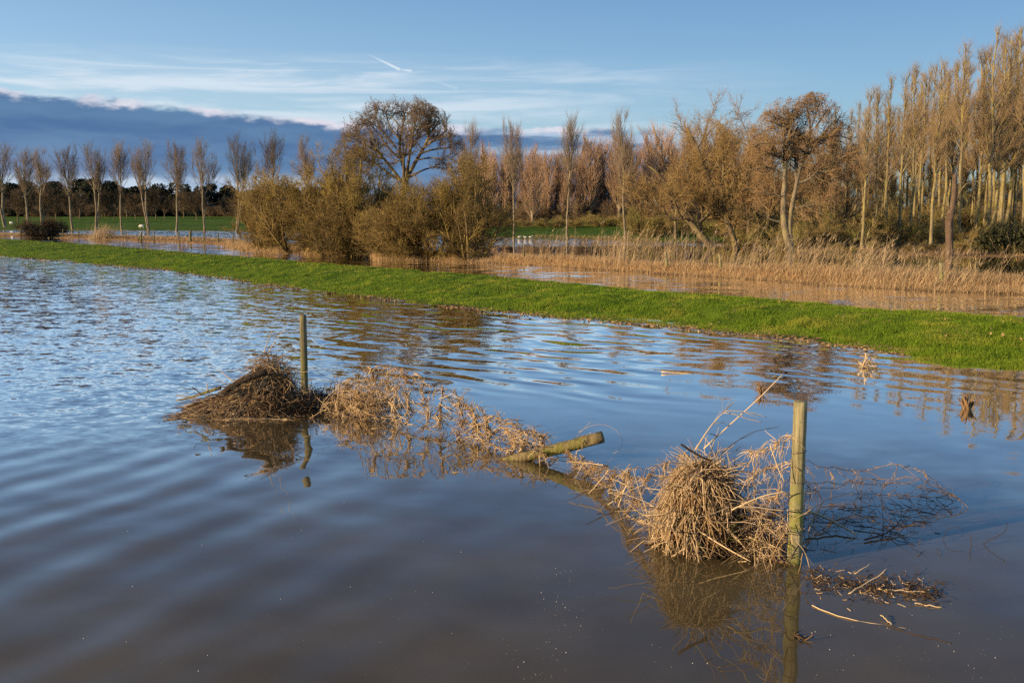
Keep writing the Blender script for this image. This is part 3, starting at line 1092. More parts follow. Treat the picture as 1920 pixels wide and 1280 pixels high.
# tall plantation on the right
QM = (M['plant_bark'], M['plant_twig'])
pg = 'tall bare poplars of the plantation on the right'
qv = [poplar('plantation_poplar', QM, s, H=10, r0=0.092, clear=cl_, n1=62, n2=220, n3=1150, spread=36, l1=0.102, tw=0.0044, group=pg, low=110, tl=0.045, up1=0.55)
      for s, cl_ in ((31, 0.28), (32, 0.36), (33, 0.42), (34, 0.33), (35, 0.45))]
front = [(1559, 462, 195), (1616, 466, 158), (1637, 456, 168), (1661, 449, 135), (1685, 449, 128), (1705, 452, 114), (1721, 446, 130), (1746, 461, 106),
         (1766, 443, 125), (1777, 444, 112), (1799, 449, 72), (1828, 449, 88), (1849, 450, 42), (1861, 443, 78), (1874, 441, 58), (1886, 443, 40), (1901, 440, 55),
         (1917, 447, 22), (1945, 448, 30), (1975, 446, 20)]
env = lambda x: float(np.interp(x, [1440, 1560, 1616, 1700, 1800, 1850, 1920, 2100], [245, 205, 165, 122, 82, 55, 38, 20]))
back = []
for x in list(np.linspace(1470, 2030, 58)):
    x = x + R.uniform(-6, 6)
    back.append((x, R.uniform(431, 441), env(x) + R.uniform(4, 70)))
allq = sorted([(x, y, t_, 1) for x, y, t_ in front] + [(x, y, t_, 0) for x, y, t_ in back])
nf_, nb_ = 0, 0
for i, (x, yb, yt, fr_) in enumerate(allq):
    if fr_:
        nf_ += 1
        lab = 'tall yellow-trunked poplar at the plantation front, %s trunk from its left end' % nth(nf_)
    else:
        nb_ += 1
        lab = 'thinner tall poplar in the back rows of the plantation, %s from the left' % nth(nb_)
    o = instance(qv, i % 5, lab, pg)
    place(o, x, yb, yt, 9.35, None, 1.0 if fr_ else 0.85)


# bushes and small bare trees -------------------------------------------------
def shrub(name, seed, W, H, n0=14, n1=90, n2=900, n3=6500, mats=None, tw=0.010, twl=0.38, label='', cat='shrub', group=None, loc=(0, 0, 0), up=0.5, lean=0.0):
    """many-stemmed twiggy shrub about W wide and H high"""
    R = np.random.default_rng(seed)
    root = thing(name, label, cat, loc, group)
    K = 8
    a = R.uniform(0, 2 * math.pi, n0)
    out = R.uniform(0.1, 1.0, n0) ** 0.7
    hh = H * (0.92 - 0.42 * out ** 1.6) * R.uniform(0.8, 1.0, n0)
    s = np.linspace(0, 1, K)
    x = (0.10 * W * np.cos(a))[:, None] + (np.cos(a) * out * W * 0.42)[:, None] * s[None] ** 0.8 + R.normal(0, 0.015 * W, (n0, K)).cumsum(1) * 0.8
    y = (0.10 * W * np.sin(a))[:, None] + (np.sin(a) * out * W * 0.42)[:, None] * s[None] ** 0.8 + R.normal(0, 0.015 * W, (n0, K)).cumsum(1) * 0.8
    z = hh[:, None] * s[None] - 0.1
    st = np.stack([x + lean * z, y, z], -1) + np.array(loc)
    sr = (H * 0.016 * R.uniform(0.6, 1.2, n0))[:, None] * np.linspace(1, 0.3, K)[None]
    A = MB()
    A.tubes(st, sr, 6)
    p1, r1 = grow(R, st, sr, n1, (0.12, 1.0), (42, 15), lambda t, L: L * 0.40 * (1.15 - 0.5 * t), up=up, wig=0.13, K=6, rs=0.6, rmin=0.016)
    A.tubes(p1, r1, 4)
    A.build('stems', mats[0], root)
    B = MB()
    p2, r2 = grow(R, p1, r1, n2, (0.1, 1.0), (45, 15), lambda t, L: L * 0 + twl * 1.9, up=up * 0.6, wig=0.16, K=5, rs=0.6, rmin=tw * 1.15, rmax=0.02)
    B.tubes(p2, r2, 3)
    p3, r3 = grow(R, p2, r2, n3, (0.1, 1.0), (42, 15), lambda t, L: L * 0 + twl, up=up * 0.5, wig=0.16, K=4, rs=0.7, rmin=tw * 0.85, rmax=tw)
    B.tubes(p3, r3, 3)
    p4, r4 = grow(R, st, sr, int(n3 * 0.12), (0.02, 0.4), (60, 20), lambda t, L: L * 0 + twl * 1.4, up=0.2, wig=0.16, K=4, rs=0.2, rmin=tw * 0.9, rmax=tw)
    B.tubes(p4, r4, 3)
    B.build('twigs', mats[1], root)
    return root


SM = (M['shrub_stem'], M['shrub_twig'])


def shrub_at(name, seed, pxc, base, top, pxw, label, **kw):
    p = G(pxc, base)
    sc = FPX / p[1]
    H = V(pxc, top, p[1])[2] - p[2]
    kw['n3'] = int(kw.get('n3', 6500) * 1.35)
    return shrub(name, seed, 1.3 * pxw / sc, H * 1.17, label=label, loc=tuple(p), **kw)


bg_ = 'shrubs in the riverbank clump'
shrub_at('shrub', 51, 495, 468, 342, 100, 'broad olive-brown shrub at the left end of the riverbank clump', mats=SM, group=bg_, n0=16)
shrub_at('shrub', 52, 560, 475, 325, 150, 'large rounded brown shrub, second from the left in the riverbank clump', mats=SM, group=bg_, n0=18, n1=110, n3=8000)
shrub_at('shrub', 53, 668, 474, 283, 130, 'tallest yellow-topped shrub left of the round-crowned tree', mats=SM, group=bg_, n0=16, n1=120, n2=1100, n3=8500)
shrub_at('shrub', 54, 640, 480, 395, 120, 'low dense shrub at the water edge beneath the tallest one', mats=SM, group=bg_, n0=16, n3=4500)
shrub_at('shrub', 55, 745, 486, 395, 110, 'low pale shrub leaning over the river in front of the round tree', mats=SM, group=bg_, n0=16, n3=5200, lean=-0.1)
shrub_at('shrub', 56, 812, 488, 345, 150, 'broad brown shrub just right of the round tree trunk', mats=SM, group=bg_, n0=18, n1=110, n3=8000)
shrub_at('shrub', 57, 882, 490, 318, 105, 'tall yellowish shrub at the right end of the riverbank clump', mats=SM, group=bg_, n0=15, n1=110, n3=7500)
shrub_at('shrub', 58, 735, 470, 345, 170, 'shady shrub behind the round tree trunk in the clump middle', mats=SM, group=bg_, n0=18, n1=110, n3=7500)
shrub_at('shrub', 60, 612, 470, 335, 120, 'brown shrub between the second shrub and the tallest yellow-topped one', mats=SM, group=bg_, n0=16, n1=100)
shrub_at('bramble_bush', 59, 78, 445, 418, 50, 'low dark bramble clump at the left on the fence line', mats=(M['dark_bark'], M['dull_twig']), cat='bush', n0=16, n1=60, n2=500, n3=3500, tw=0.018)


def in_dome(R, paths, dome, k=1.0):
    """keep growth inside the rounded outline of the crown"""
    cen, rd = dome
    d = (paths - cen) / rd
    l = np.linalg.norm(d, axis=-1, keepdims=True)
    lim = k * (0.97 + 0.05 * np.sin(d[..., :1] * 9.0) * np.sin(d[..., 2:] * 8.0 + 1.0))
    over = np.maximum(l - lim, 0)
    return cen + d / (l + 1e-9) * (np.minimum(l, lim) + over * 0.12) * rd


def skeleton(name, label, cat, base_px, Y, limbs, rad_, mats, seed, n2, n3, n4, l2, l3, l4, tw, spread=(45, 15), depth=0.25, extra=(), leaf=0, leafmat=None, up=0.35, group=None, wig=0.12, leaf_bias=None, t_in=0.25, dome=None):
    """tree whose main limbs follow drawn lines, with real depth"""
    R = np.random.default_rng(seed)
    root = thing(name, label, cat, tuple(V(base_px[0], base_px[1], Y)), group)
    ps, rs_ = [], []
    for k, (pts, ra, rb) in enumerate(limbs):
        dz = 0.0 if k < rad_ else R.uniform(-1, 1)
        q_ = []
        for j, (px, py) in enumerate(pts):
            yy = Y + (dz * depth * j if k >= rad_ else R.normal(0, 0.02))
            q_.append(V(px, py, yy))
        ps.append(poly(q_, 10))
        rs_.append(np.linspace(ra, rb, 10))
    for (k, ang, sc_) in extra:                      # further limbs turned about the trunk
        c0 = ps[k][0]
        d = (ps[k] - c0) * sc_
        ca, sa = math.cos(ang), math.sin(ang)
        e = np.stack([d[:, 0] * ca - d[:, 1] * sa, d[:, 0] * sa + d[:, 1] * ca, d[:, 2]], 1)
        ps.append(c0 + e)
        rs_.append(rs_[k] * 0.85)
    ps, rs_ = np.stack(ps), np.stack(rs_)
    if dome is not None:
        ps[rad_:] = in_dome(R, ps[rad_:], dome, 0.86)
    a = MB()
    a.tubes(ps, rs_, 8)
    limb_sel = ps[rad_:] if rad_ < len(ps) else ps
    limb_r = rs_[rad_:] if rad_ < len(ps) else rs_
    p2, r2 = grow(R, limb_sel, limb_r, n2, (t_in, 1.0), spread, lambda t, L: L * 0 + l2 * (1.2 - 0.5 * t), up=up, wig=wig, K=7, rs=0.55, rmin=tw * 2, tip=0.35)
    if dome is not None:
        p2 = in_dome(R, p2, dome, 0.95)
    a.tubes(p2, r2, 5)
    a.build('trunk', mats[0], root)
    c = MB()
    p3, r3 = grow(R, p2, r2, n3, (0.15, 1.0), (42, 14), lambda t, L: L * 0 + l3, up=up * 0.6, wig=wig, K=5, rs=0.6, rmin=tw * 1.3, rmax=0.03)
    if dome is not None:
        p3 = in_dome(R, p3, dome)
    c.tubes(p3, r3, 4)
    p4, r4 = grow(R, p3, r3, n4, (0.15, 1.0), (42, 15), lambda t, L: L * 0 + l4, up=up * 0.3, wig=wig * 1.2, K=4, rs=0.7, rmin=tw * 0.8, rmax=tw)
    if dome is not None:
        p4 = in_dome(R, p4, dome, 1.02)
    c.tubes(p4, r4, 3)
    crown = c.build('crown', mats[1], root)
    if leaf:
        tips = np.concatenate([p4[:, -1], p4[:, -2]])
        if leaf_bias is not None:
            wgt = leaf_bias(tips)
            tips = tips[R.choice(len(tips), leaf, p=wgt / wgt.sum())]
        else:
            tips = tips[R.integers(0, len(tips), leaf)]
        tips = tips + R.normal(0, 0.05, tips.shape)
        s1 = norm(R.normal(size=(leaf, 3))) * R.uniform(0.02, 0.05, leaf)[:, None]
        s2 = norm(np.cross(s1, R.normal(size=(leaf, 3)))) * R.uniform(0.02, 0.045, leaf)[:, None]
        lf = MB()
        v = np.stack([tips - s1, tips + s2, tips + s1, tips - s2 * 0.8], 1).reshape(-1, 3)
        lf.add(v, np.arange(leaf * 4).reshape(-1, 4))
        lf.build('seed_clusters', leafmat, root, smooth=False)
    return root


def zc(ox, oy, sc_, *pts):
    return [(ox + a_ / sc_, oy + b_ / sc_) for a_, b_ in pts]


# round-crowned tree in the clump
Yr = G(757, 466)[1]
z2 = lambda *p_: zc(420, 160, 3.556, *p_)
limbs = [(z2((1180, 1110), (1185, 900), (1195, 760), (1212, 640), (1215, 590)), 0.30, 0.19),
         (z2((1215, 620), (1190, 500), (1150, 420), (1185, 330), (1190, 250), (1215, 170), (1200, 110)), 0.14, 0.03),
         (z2((1200, 660), (1120, 560), (1060, 470), (980, 410), (880, 370), (800, 330)), 0.13, 0.025),
         (z2((1190, 500), (1110, 440), (1050, 350), (1000, 290), (960, 240)), 0.09, 0.025),
         (z2((1215, 630), (1290, 480), (1360, 380), (1390, 310), (1350, 210), (1340, 120)), 0.15, 0.03),
         (z2((1300, 460), (1370, 430), (1480, 420), (1570, 400)), 0.08, 0.02),
         (z2((1360, 390), (1440, 340), (1520, 270), (1570, 220)), 0.09, 0.02),
         (z2((1205, 480), (1222, 380), (1300, 310), (1310, 220)), 0.08, 0.02),
         (z2((1225, 620), (1330, 560), (1420, 540), (1500, 570)), 0.08, 0.02),
         (z2((1200, 640), (1100, 600), (1000, 500), (900, 480), (790, 440)), 0.09, 0.02),
         (z2((1390, 310), (1440, 220), (1450, 150)), 0.07, 0.02),
         (z2((1170, 360), (1100, 270), (1080, 190), (1090, 140)), 0.07, 0.02),
         (z2((1340, 410), (1430, 350), (1500, 330), (1590, 310)), 0.06, 0.02),
         (z2((1280, 500), (1380, 480), (1470, 490), (1560, 500)), 0.06, 0.02),
         (z2((1150, 420), (1050, 300), (960, 230), (900, 210)), 0.07, 0.02),
         (z2((1060, 470), (950, 360), (860, 290), (820, 280)), 0.06, 0.02),
         (z2((1150, 520), (1040, 520), (900, 540), (800, 520)), 0.06, 0.02),
         (z2((1190, 300), (1130, 220), (1040, 150), (1000, 140)), 0.05, 0.015)]
skeleton('round_crowned_tree', 'big bare tree with a wide domed crown rising from the riverbank shrubs', 'tree', (756, 466), Yr, limbs, 1,
         (M['dark_bark'], M['round_twig']), 61, 240, 2700, 13500, 1.2, 0.62, 0.28, 0.0085, (46, 12), 0.45,
         [(2, 1.3, 0.85), (4, -1.4, 0.85)], 1800, M['brown_leaf'], up=0.3, wig=0.15, t_in=0.40, dome=(V(749, 300, Yr), np.array([128, 116, 124]) * Yr / FPX))

# alder by the river with brown seed clusters
Ya = G(1483, 479)[1]
z7 = lambda *p_: zc(1380, 160, 3.765, *p_)
limbs = [(z7((385, 1210), (388, 1130), (360, 1080), (335, 1000), (335, 800), (345, 650)), 0.26, 0.13),
         (z7((388, 1130), (375, 1040), (385, 900), (410, 780), (430, 680)), 0.17, 0.11),
         (z7((345, 650), (352, 500), (370, 380), (390, 260), (400, 130)), 0.13, 0.03),
         (z7((340, 620), (330, 500), (290, 420), (180, 400), (90, 435)), 0.06, 0.02),
         (z7((352, 500), (330, 330), (290, 270), (260, 190)), 0.07, 0.02),
         (z7((430, 690), (440, 600), (490, 500), (520, 400), (530, 260), (500, 150)), 0.11, 0.03),
         (z7((430, 690), (480, 690), (540, 640), (610, 600), (680, 600)), 0.09, 0.025),
         (z7((500, 480), (560, 460), (620, 330), (700, 250), (760, 200)), 0.08, 0.02),
         (z7((520, 420), (600, 360), (720, 350), (860, 400)), 0.06, 0.02),
         (z7((610, 600), (720, 520), (800, 500), (880, 560)), 0.05, 0.015),
         (z7((340, 640), (280, 590), (200, 570), (90, 600)), 0.05, 0.02),
         (z7((335, 800), (280, 760), (190, 770), (80, 740)), 0.05, 0.02),
         (z7((400, 870), (480, 850), (580, 840), (680, 800)), 0.05, 0.02),
         (z7((560, 300), (640, 180), (700, 110)), 0.06, 0.02),
         (z7((330, 970), (240, 945), (150, 960), (60, 1000)), 0.05, 0.02),
         (z7((380, 330), (350, 230), (320, 150), (310, 90)), 0.05, 0.015), (z7((520, 330), (560, 220), (590, 130), (600, 80)), 0.05, 0.015),
         (z7((400, 230), (440, 150), (470, 70)), 0.05, 0.015), (z7((350, 560), (260, 480), (180, 330), (150, 260)), 0.05, 0.015)]
skeleton('alder_tree', 'twin-stemmed alder with rusty brown crown standing in the reeds', 'tree', (1483, 479), Ya, limbs, 2,
         (M['alder_bark'], M['brown_twig']), 62, 300, 2400, 8200, 1.15, 0.58, 0.28, 0.0085, (50, 15), 0.22,
         [(5, 1.4, 0.85), (2, -1.5, 0.8), (7, 2.0, 0.8)], 4200, M['brown_leaf'], up=0.15, wig=0.15,
     t_in=0.18, dome=(V(1507, 312, Ya), np.array([118, 105, 134]) * Ya / FPX), leaf_bias=lambda q_: 0.25 + np.clip((q_[:, 0] - V(1450, 300, Ya)[0]) / 3.0, 0, 1) * np.clip(q_[:, 2] / 5, 0, 1) * 2)

# twisted willows
Yw = G(1345, 468)[1]
z3 = lambda *p_: zc(900, 160, 3.2, *p_)
limbs = [(z3((1400, 985), (1370, 950), (1300, 870), (1230, 790), (1190, 720), (1120, 600), (1100, 540), (1050, 490), (990, 470)), 0.27, 0.05),
         (z3((1290, 850), (1340, 800), (1400, 755), (1450, 690)), 0.15, 0.11),
         (z3((1450, 690), (1400, 620), (1370, 560), (1335, 470), (1310, 350), (1260, 300)), 0.13, 0.04),
         (z3((1450, 700), (1520, 690), (1570, 600), (1600, 540)), 0.11, 0.05),
         (z3((1540, 985), (1530, 950), (1500, 850), (1465, 770), (1445, 690)), 0.22, 0.12),
         (z3((1240, 800), (1150, 810), (1080, 750), (1000, 690), (930, 620)), 0.08, 0.02),
         (z3((1300, 870), (1280, 800), (1180, 680), (1160, 560)), 0.06, 0.02),
         (z3((1430, 840), (1380, 740), (1320, 640), (1290, 560)), 0.04, 0.015),
         (z3((1400, 800), (1330, 700), (1260, 600), (1240, 480)), 0.04, 0.015),
         (z3((1480, 800), (1520, 850), (1570, 860), (1620, 800)), 0.04, 0.015),
         (z3((1110, 560), (1030, 580), (900, 640)), 0.05, 0.015),
         (z3((1370, 560), (1440, 430), (1500, 380)), 0.05, 0.02),
         (z3((1335, 470), (1400, 400), (1420, 280)), 0.05, 0.02)]
skeleton('willow_tree', 'old twisted willow with leaning dark limbs at the flood edge', 'tree', (1340, 466), Yw, limbs, 1,
         (M['dark_bark'], M['willow_twig']), 63, 200, 2000, 9000, 1.3, 0.7, 0.35, 0.009, (45, 18), 0.3,
         [(2, 1.4, 0.9), (3, -1.2, 0.9), (5, 1.0, 0.9)], 0, None, up=0.5, wig=0.13)


# bare brown trees behind the willow and alder, thicket and undergrowth
def bare_tree(seed, mats, H=8.0, label='', group=None, tw=0.010, dense=1.0):
    R = np.random.default_rng(seed)
    root = thing('bare_tree', label, 'tree', (0, 0, 0), group)
    tr = trunk_path(R, H * 0.75, wander=0.04)[None]
    rr = (np.linspace(1, 0.2, 14) * 0.16)[None]
    a = MB()
    a.tubes(tr, rr, 7)
    p1, r1 = grow(R, tr, rr, 26, (0.22, 1.0), (48, 14), lambda t, L: L * 0.55 * (1.1 - 0.4 * t), up=0.6, wig=0.10, K=7, rs=0.5, rmin=0.025)
    a.tubes(p1, r1, 5)
    a.build('trunk', mats[0], root)
    c = MB()
    p2, r2 = grow(R, p1, r1, 240, (0.15, 1.0), (40, 14), lambda t, L: L * 0.42, up=0.4, wig=0.12, K=5, rs=0.6, rmin=tw * 1.4, rmax=0.03)
    c.tubes(p2, r2, 3)
    p3, r3 = grow(R, p2, r2, int(2600 * dense), (0.1, 1.0), (38, 14), lambda t, L: L * 0 + H * 0.07, up=0.35, wig=0.12, K=4, rs=0.6, rmin=tw * 0.85, rmax=tw)
    c.tubes(p3, r3, 3)
    c.build('crown', mats[1], root)
    return root


bv = [bare_tree(s, (M['dark_bark'], M['brown_twig']), dense=1.3) for s in (71, 72, 73)]
bg2 = 'bare brown trees behind the willow and alder'
bt = [(1312, 452, 216, 1.0, 'tallest bare brown tree standing behind the twisted willow'),
      (1268, 448, 300, 1.0, 'smaller bare tree left behind the twisted willow'),
      (1362, 455, 262, 1.1, 'bare brown tree between the willow fork and the alder'),
      (1402, 457, 228, 1.0, 'reddish bare tree just left of the alder crown'),
      (1440, 458, 262, 1.2, 'bare brown tree half hidden by the left side of the alder'),
      (1535, 460, 262, 1.0, 'bare brown tree half hidden by the right side of the alder'),
      (1205, 441, 330, 1.1, 'low bare tree behind the tall pale-trunked poplar'),
      (1585, 455, 300, 1.0, 'bare brown tree between the alder and the plantation front'),
      (1420, 452, 320, 1.5, 'spreading low bare tree behind the alder and willow')]
for i, (x, yb, yt, wd_, lab) in enumerate(bt):
    place(instance(bv, i % 3, lab, bg2), x, yb, yt, 7.2, None, wd_)
UM = (M['shrub_stem'], M['bramble'])
uv_ = [shrub('undergrowth_bush', s, 4.4, 3.0, 14, 60, 420, 2600, UM, tw=0.013, twl=0.34, cat='bush') for s in (81, 82, 83)]
ug = 'brown undergrowth bushes along the wood'
us = []
for x in np.linspace(1200, 1960, 34):
    us.append((x + R.uniform(-10, 10), R.uniform(440, 470) if x > 1380 else R.uniform(436, 450), R.uniform(22, 62)))
for x in np.linspace(1560, 1960, 12):
    us.append((x + R.uniform(-10, 10), R.uniform(468, 477), R.uniform(12, 26)))
for i, (x, yb, hp) in enumerate(sorted(us)):
    o = instance(uv_, i % 3, 'twiggy brown bush in the wood-edge undergrowth, %s from the left' % nth(i + 1), ug)
    place(o, x, yb, yb - hp, 2.9, None, 1.0 + R.uniform(0, 0.5))
# wood closing the view behind the plantation
wv = [bare_tree(s, (M['plant_bark'], M['bramble']), dense=1.5, tw=0.014) for s in (75, 76)]
for i, x in enumerate(np.linspace(1440, 2080, 30)):
    o = instance(wv, i % 2, 'dense olive-brown tree closing the view behind the plantation, %s from the left' % nth(i + 1), 'wood behind the plantation')
    place(o, x + R.uniform(-8, 8), R.uniform(429, 433), R.uniform(325, 385), 7.2, None, 1.25)
for i, x in enumerate(np.linspace(1430, 2080, 30)):
    o = dup(uv_[i % 3], 'tall thicket bush between the plantation trunks, %s from the left' % nth(i + 1), 'thicket behind the plantation trunks')
    place(o, x + R.uniform(-8, 8), R.uniform(432, 440), R.uniform(372, 402), 2.9, None, 1.0)
for i, x in enumerate(np.linspace(905, 1255, 22)):
    o = dup(uv_[i % 3], 'low brown scrub at the far meadow edge, %s from the left' % nth(i + 1), 'low scrub at the far meadow edge')
    place(o, x + R.uniform(-6, 6), R.uniform(423, 427), R.uniform(400, 415), 2.9, None, 1.9)
# darker understorey under the columnar poplars
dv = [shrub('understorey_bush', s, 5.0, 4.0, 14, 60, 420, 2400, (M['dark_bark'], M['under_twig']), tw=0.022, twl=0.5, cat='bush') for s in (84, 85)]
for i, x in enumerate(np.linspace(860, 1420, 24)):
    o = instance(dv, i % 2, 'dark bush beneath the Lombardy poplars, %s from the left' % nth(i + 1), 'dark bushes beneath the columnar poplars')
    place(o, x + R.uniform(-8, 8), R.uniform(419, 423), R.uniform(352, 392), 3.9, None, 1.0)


for i, x in enumerate(np.linspace(-40, 660, 34)):
    o = dup(dv[i % 2], 'dark bush at the foot of the far evergreen wood, %s from the left' % nth(i + 1), 'dark bushes at the foot of the far wood')
    place(o, x + R.uniform(-6, 6), R.uniform(405.0, 406.5), R.uniform(374, 386), 3.9, None, 1.5)


# far dark wood on the left
def evergreen(seed):
    R = np.random.default_rng(seed)
    root = thing('pine_tree', '', 'tree', (0, 0, 0))
    a = MB()
    a.tubes(trunk_path(R, 9.0)[None], (np.linspace(1, 0.3, 14) * 0.25)[None], 6)
    a.build('trunk', M['dark_bark'], root)
    n = 3400
    lobes = np.stack([R.normal(0, 1.9, 13), R.normal(0, 1.9, 13), np.linspace(0.6, 8.8, 13)], 1)
    lr = R.uniform(1.0, 1.9, 13)
    k = R.integers(0, 13, n)
    d = norm(R.normal(size=(n, 3)))
    c = lobes[k] + d * (lr[k] * R.uniform(0.6, 1.05, n))[:, None]
    c[:, 2] = np.clip(c[:, 2], -0.2, 10)
    s1 = norm(R.normal(size=(n, 3))) * R.uniform(0.15, 0.4, n)[:, None]
    s2 = norm(np.cross(s1, R.normal(size=(n, 3)))) * R.uniform(0.12, 0.3, n)[:, None]
    b_ = MB()
    b_.add(np.stack([c - s1, c + s2, c + s1, c - s2], 1).reshape(-1, 3), np.arange(n * 4).reshape(-1, 4))
    b_.build('crown', M['conifer'], root, smooth=False)
    return root


ev = [evergreen(s) for s in (91, 92, 93)]
xs = np.linspace(-40, 640, 34)
for i, x in enumerate(xs):
    o = instance(ev, i % 3, 'dark evergreen in the far wood, %s tree from the left' % nth(i + 1), 'dark evergreens of the far wood')
    top = np.interp(x, [0, 60, 130, 190, 250, 310, 370, 420, 480, 640], [336, 348, 336, 340, 352, 345, 352, 348, 352, 350]) + R.uniform(-7, 8)
    place(o, x + R.uniform(-7, 7), R.uniform(404.8, 405.8), top, 9.8, None, R.uniform(1.35, 1.75))
fb = [bare_tree(s, (M['dark_bark'], M['dull_twig']), dense=0.9, tw=0.022) for s in (95, 96)]
for i, x in enumerate(np.linspace(-25, 470, 20)):
    o = instance(fb, i % 2, 'dull brown bare tree before the evergreen wood, %s from the left' % nth(i + 1), 'bare trees before the evergreen wood')
    place(o, x + R.uniform(-8, 8), R.uniform(407, 412) if x > 110 else R.uniform(412, 420), R.uniform(352, 372), 7.2, None, 1.15)

# dark evergreen bush at the right edge
p = G(1893, 474)
root = thing('evergreen_bush', 'dark evergreen bush at the right edge below the plantation', 'bush', tuple(p))
n = 5200
sc = FPX / p[1]
lob = np.stack([R.uniform(-45, 75, 16) / sc, R.uniform(-1.2, 1.2, 16), R.uniform(8, 42, 16) / sc], 1)
k = R.integers(0, 16, n)
c = p + lob[k] + norm(R.normal(size=(n, 3))) * R.uniform(0.3, 0.85, n)[:, None]
c[:, 2] = np.maximum(c[:, 2], p[2] + 0.03)
s1 = norm(R.normal(size=(n, 3))) * R.uniform(0.05, 0.12, n)[:, None]
s2 = norm(np.cross(s1, R.normal(size=(n, 3)))) * R.uniform(0.03, 0.08, n)[:, None]
b_ = MB()
b_.add(np.stack([c - s1, c + s2, c + s1, c - s2], 1).reshape(-1, 3), np.arange(n * 4).reshape(-1, 4))
b_.build('foliage', M['dark_leaf'], root, smooth=False)
st0 = p + np.stack([R.uniform(-0.8, 1.2, 9), R.uniform(-0.4, 0.4, 9), np.full(9, -0.1)], 1)
st1 = st0 + np.stack([R.normal(0, 0.4, 9), R.normal(0, 0.3, 9), R.uniform(0.7, 1.3, 9)], 1)
b_ = MB()
b_.tubes(np.stack([st0, (st0 + st1) / 2 + R.normal(0, 0.05, (9, 3)), st1], 1), np.array([[0.03, 0.022, 0.012]]), 5)
b_.build('stems', M['dark_bark'], root)

# broken dead trunk
Ys = G(1780, 481)[1]
z8 = lambda *p_: zc(1680, 300, 4.925, *p_)
base = V(1780, 481, Ys)
base[2] = -0.1
root = thing('dead_tree', 'dead brown trunk with broken top standing in the water behind the reeds', 'tree', tuple(base))


def lumpy(path, r, sides, amp, seed, mbx, cap=True):
    Rr = np.random.default_rng(seed)
    m_ = MB()
    m_.tubes(path[None], np.asarray(r)[None], sides, cap)
    v = m_.v[0].reshape(len(path), sides, 3)
    cen = path[:, None, :]
    v = cen + (v - cen) * (1 + amp * Rr.normal(size=v.shape[:2])[..., None])
    mbx.add(v.reshape(-1, 3), [f for f in m_.f])


tp = poly([V(1780, 500, Ys)] + [V(a_, b__, Ys) for a_, b__ in z8((495, 885), (492, 760), (488, 640), (492, 520), (525, 440), (538, 300), (545, 130))], 22)
tp[0, 2] = -0.3
b_ = MB()
rr = np.interp(np.linspace(0, 1, 22), [0, 0.15, 0.5, 0.56, 0.64, 0.9, 1], [0.235, 0.215, 0.20, 0.21, 0.15, 0.135, 0.125])
lumpy(tp, rr, 14, 0.05, 5, b_)
b_.build('trunk', M['snag_bark'], root)
b_ = MB()
for pts, ra in ((z8((550, 390), (590, 300), (620, 235), (650, 205), (740, 190), (830, 215)), 0.055), (z8((500, 450), (470, 430), (410, 410), (355, 390)), 0.03),
                (z8((525, 120), (495, 90), (470, 60)), 0.03), (z8((590, 300), (585, 240), (600, 180)), 0.025), (z8((470, 490), (440, 520), (455, 480)), 0.02)):
    q_ = poly([V(a_, b__, Ys - 0.05) for a_, b__ in pts], 9)
    b_.tubes(q_[None], (np.linspace(1, 0.3, 9) * ra)[None], 6, True)
b_.build('branches', M['dark_bark'], root)

# ------------------------------------------------------------------ fences
def small_post(px, py, top, r, name='fence_post', lean=0.0):
    p = G(px, py)
    q_ = V(px + lean, top, p[1])
    pt = np.stack([p + (q_ - p) * s for s in np.linspace(-0.15, 1, 6)])
    b_ = MB()
    lumpy(pt, np.linspace(1.05, 0.95, 6) * r, 8, 0.03, int(abs(px)), b_)
    return b_, p


fposts = [(-60, 444, 421, .07), (39, 446, 427, .09), (96, 445, 428, .05), (118, 446, 429, .05), (147, 446, 429, .07), (205, 448, 432, .05), (236, 449, 433, .05), (265, 452, 435, .10),
          (289, 452, 435, .06), (335, 453, 435, .05), (357, 453, 432, .13), (382, 454, 435, .05), (409, 455, 437, .06), (437, 457, 440, .06), (462, 459, 442, .06)]
f0 = G(265, 450)
root = thing('wire_fence', 'low wire fence on the dead-grass bank by the far water', 'fence', tuple(f0))
tops = []
for x, yb, yt, r_ in fposts:
    b_, p = small_post(x, yb, yt, r_ * 0.8)
    b_.build('post', M['post2'], root)
    tops.append((p, V(x, yt, p[1])))
b_ = MB()
q_ = poly([V(258, 451, f0[1]), V(265, 438, f0[1])], 4)
b_.tubes(q_[None], np.full((1, 4), 0.05), 6, True)
b_.build('brace', M['post2'], root)
b_ = MB()
for fr_ in (0.45, 0.9):
    for (pa, qa), (pb, qb) in zip(tops[:-1], tops[1:]):
        a_, c_ = pa + (qa - pa) * fr_, pb + (qb - pb) * fr_
        b_.tubes(np.stack([a_, (a_ + c_) / 2 - np.array([0, 0, 0.02]), c_])[None], np.full((1, 3), 0.006), 3)
b_.build('wire', M['wire'], root)
for x, yb, yt, r_, ln_, lab in ((983, 484, 467, .045, -1, 'short weathered fence post in the reeds at their left end'),
                                (1251, 498, 473, .055, -3, 'thin pale fence post leaning in the reeds below the willow'),
                                (1352, 505, 476, .055, -3, 'thin pale fence post in the reeds left of the alder'),
                                (1611, 508, 487, .075, -2, 'stout fence post in the reeds right of the alder'),
                                (1766, 529, 492, .065, -2, 'yellowish fence post in the reeds beside the dead trunk')):
    b_, p = small_post(x, yb, yt, r_, lean=ln_)
    o = b_.build('fence_post', M['post2'] if x < 1000 else M['post'])
    tag(o, lab, 'fence post', 'fence posts standing in the reeds')

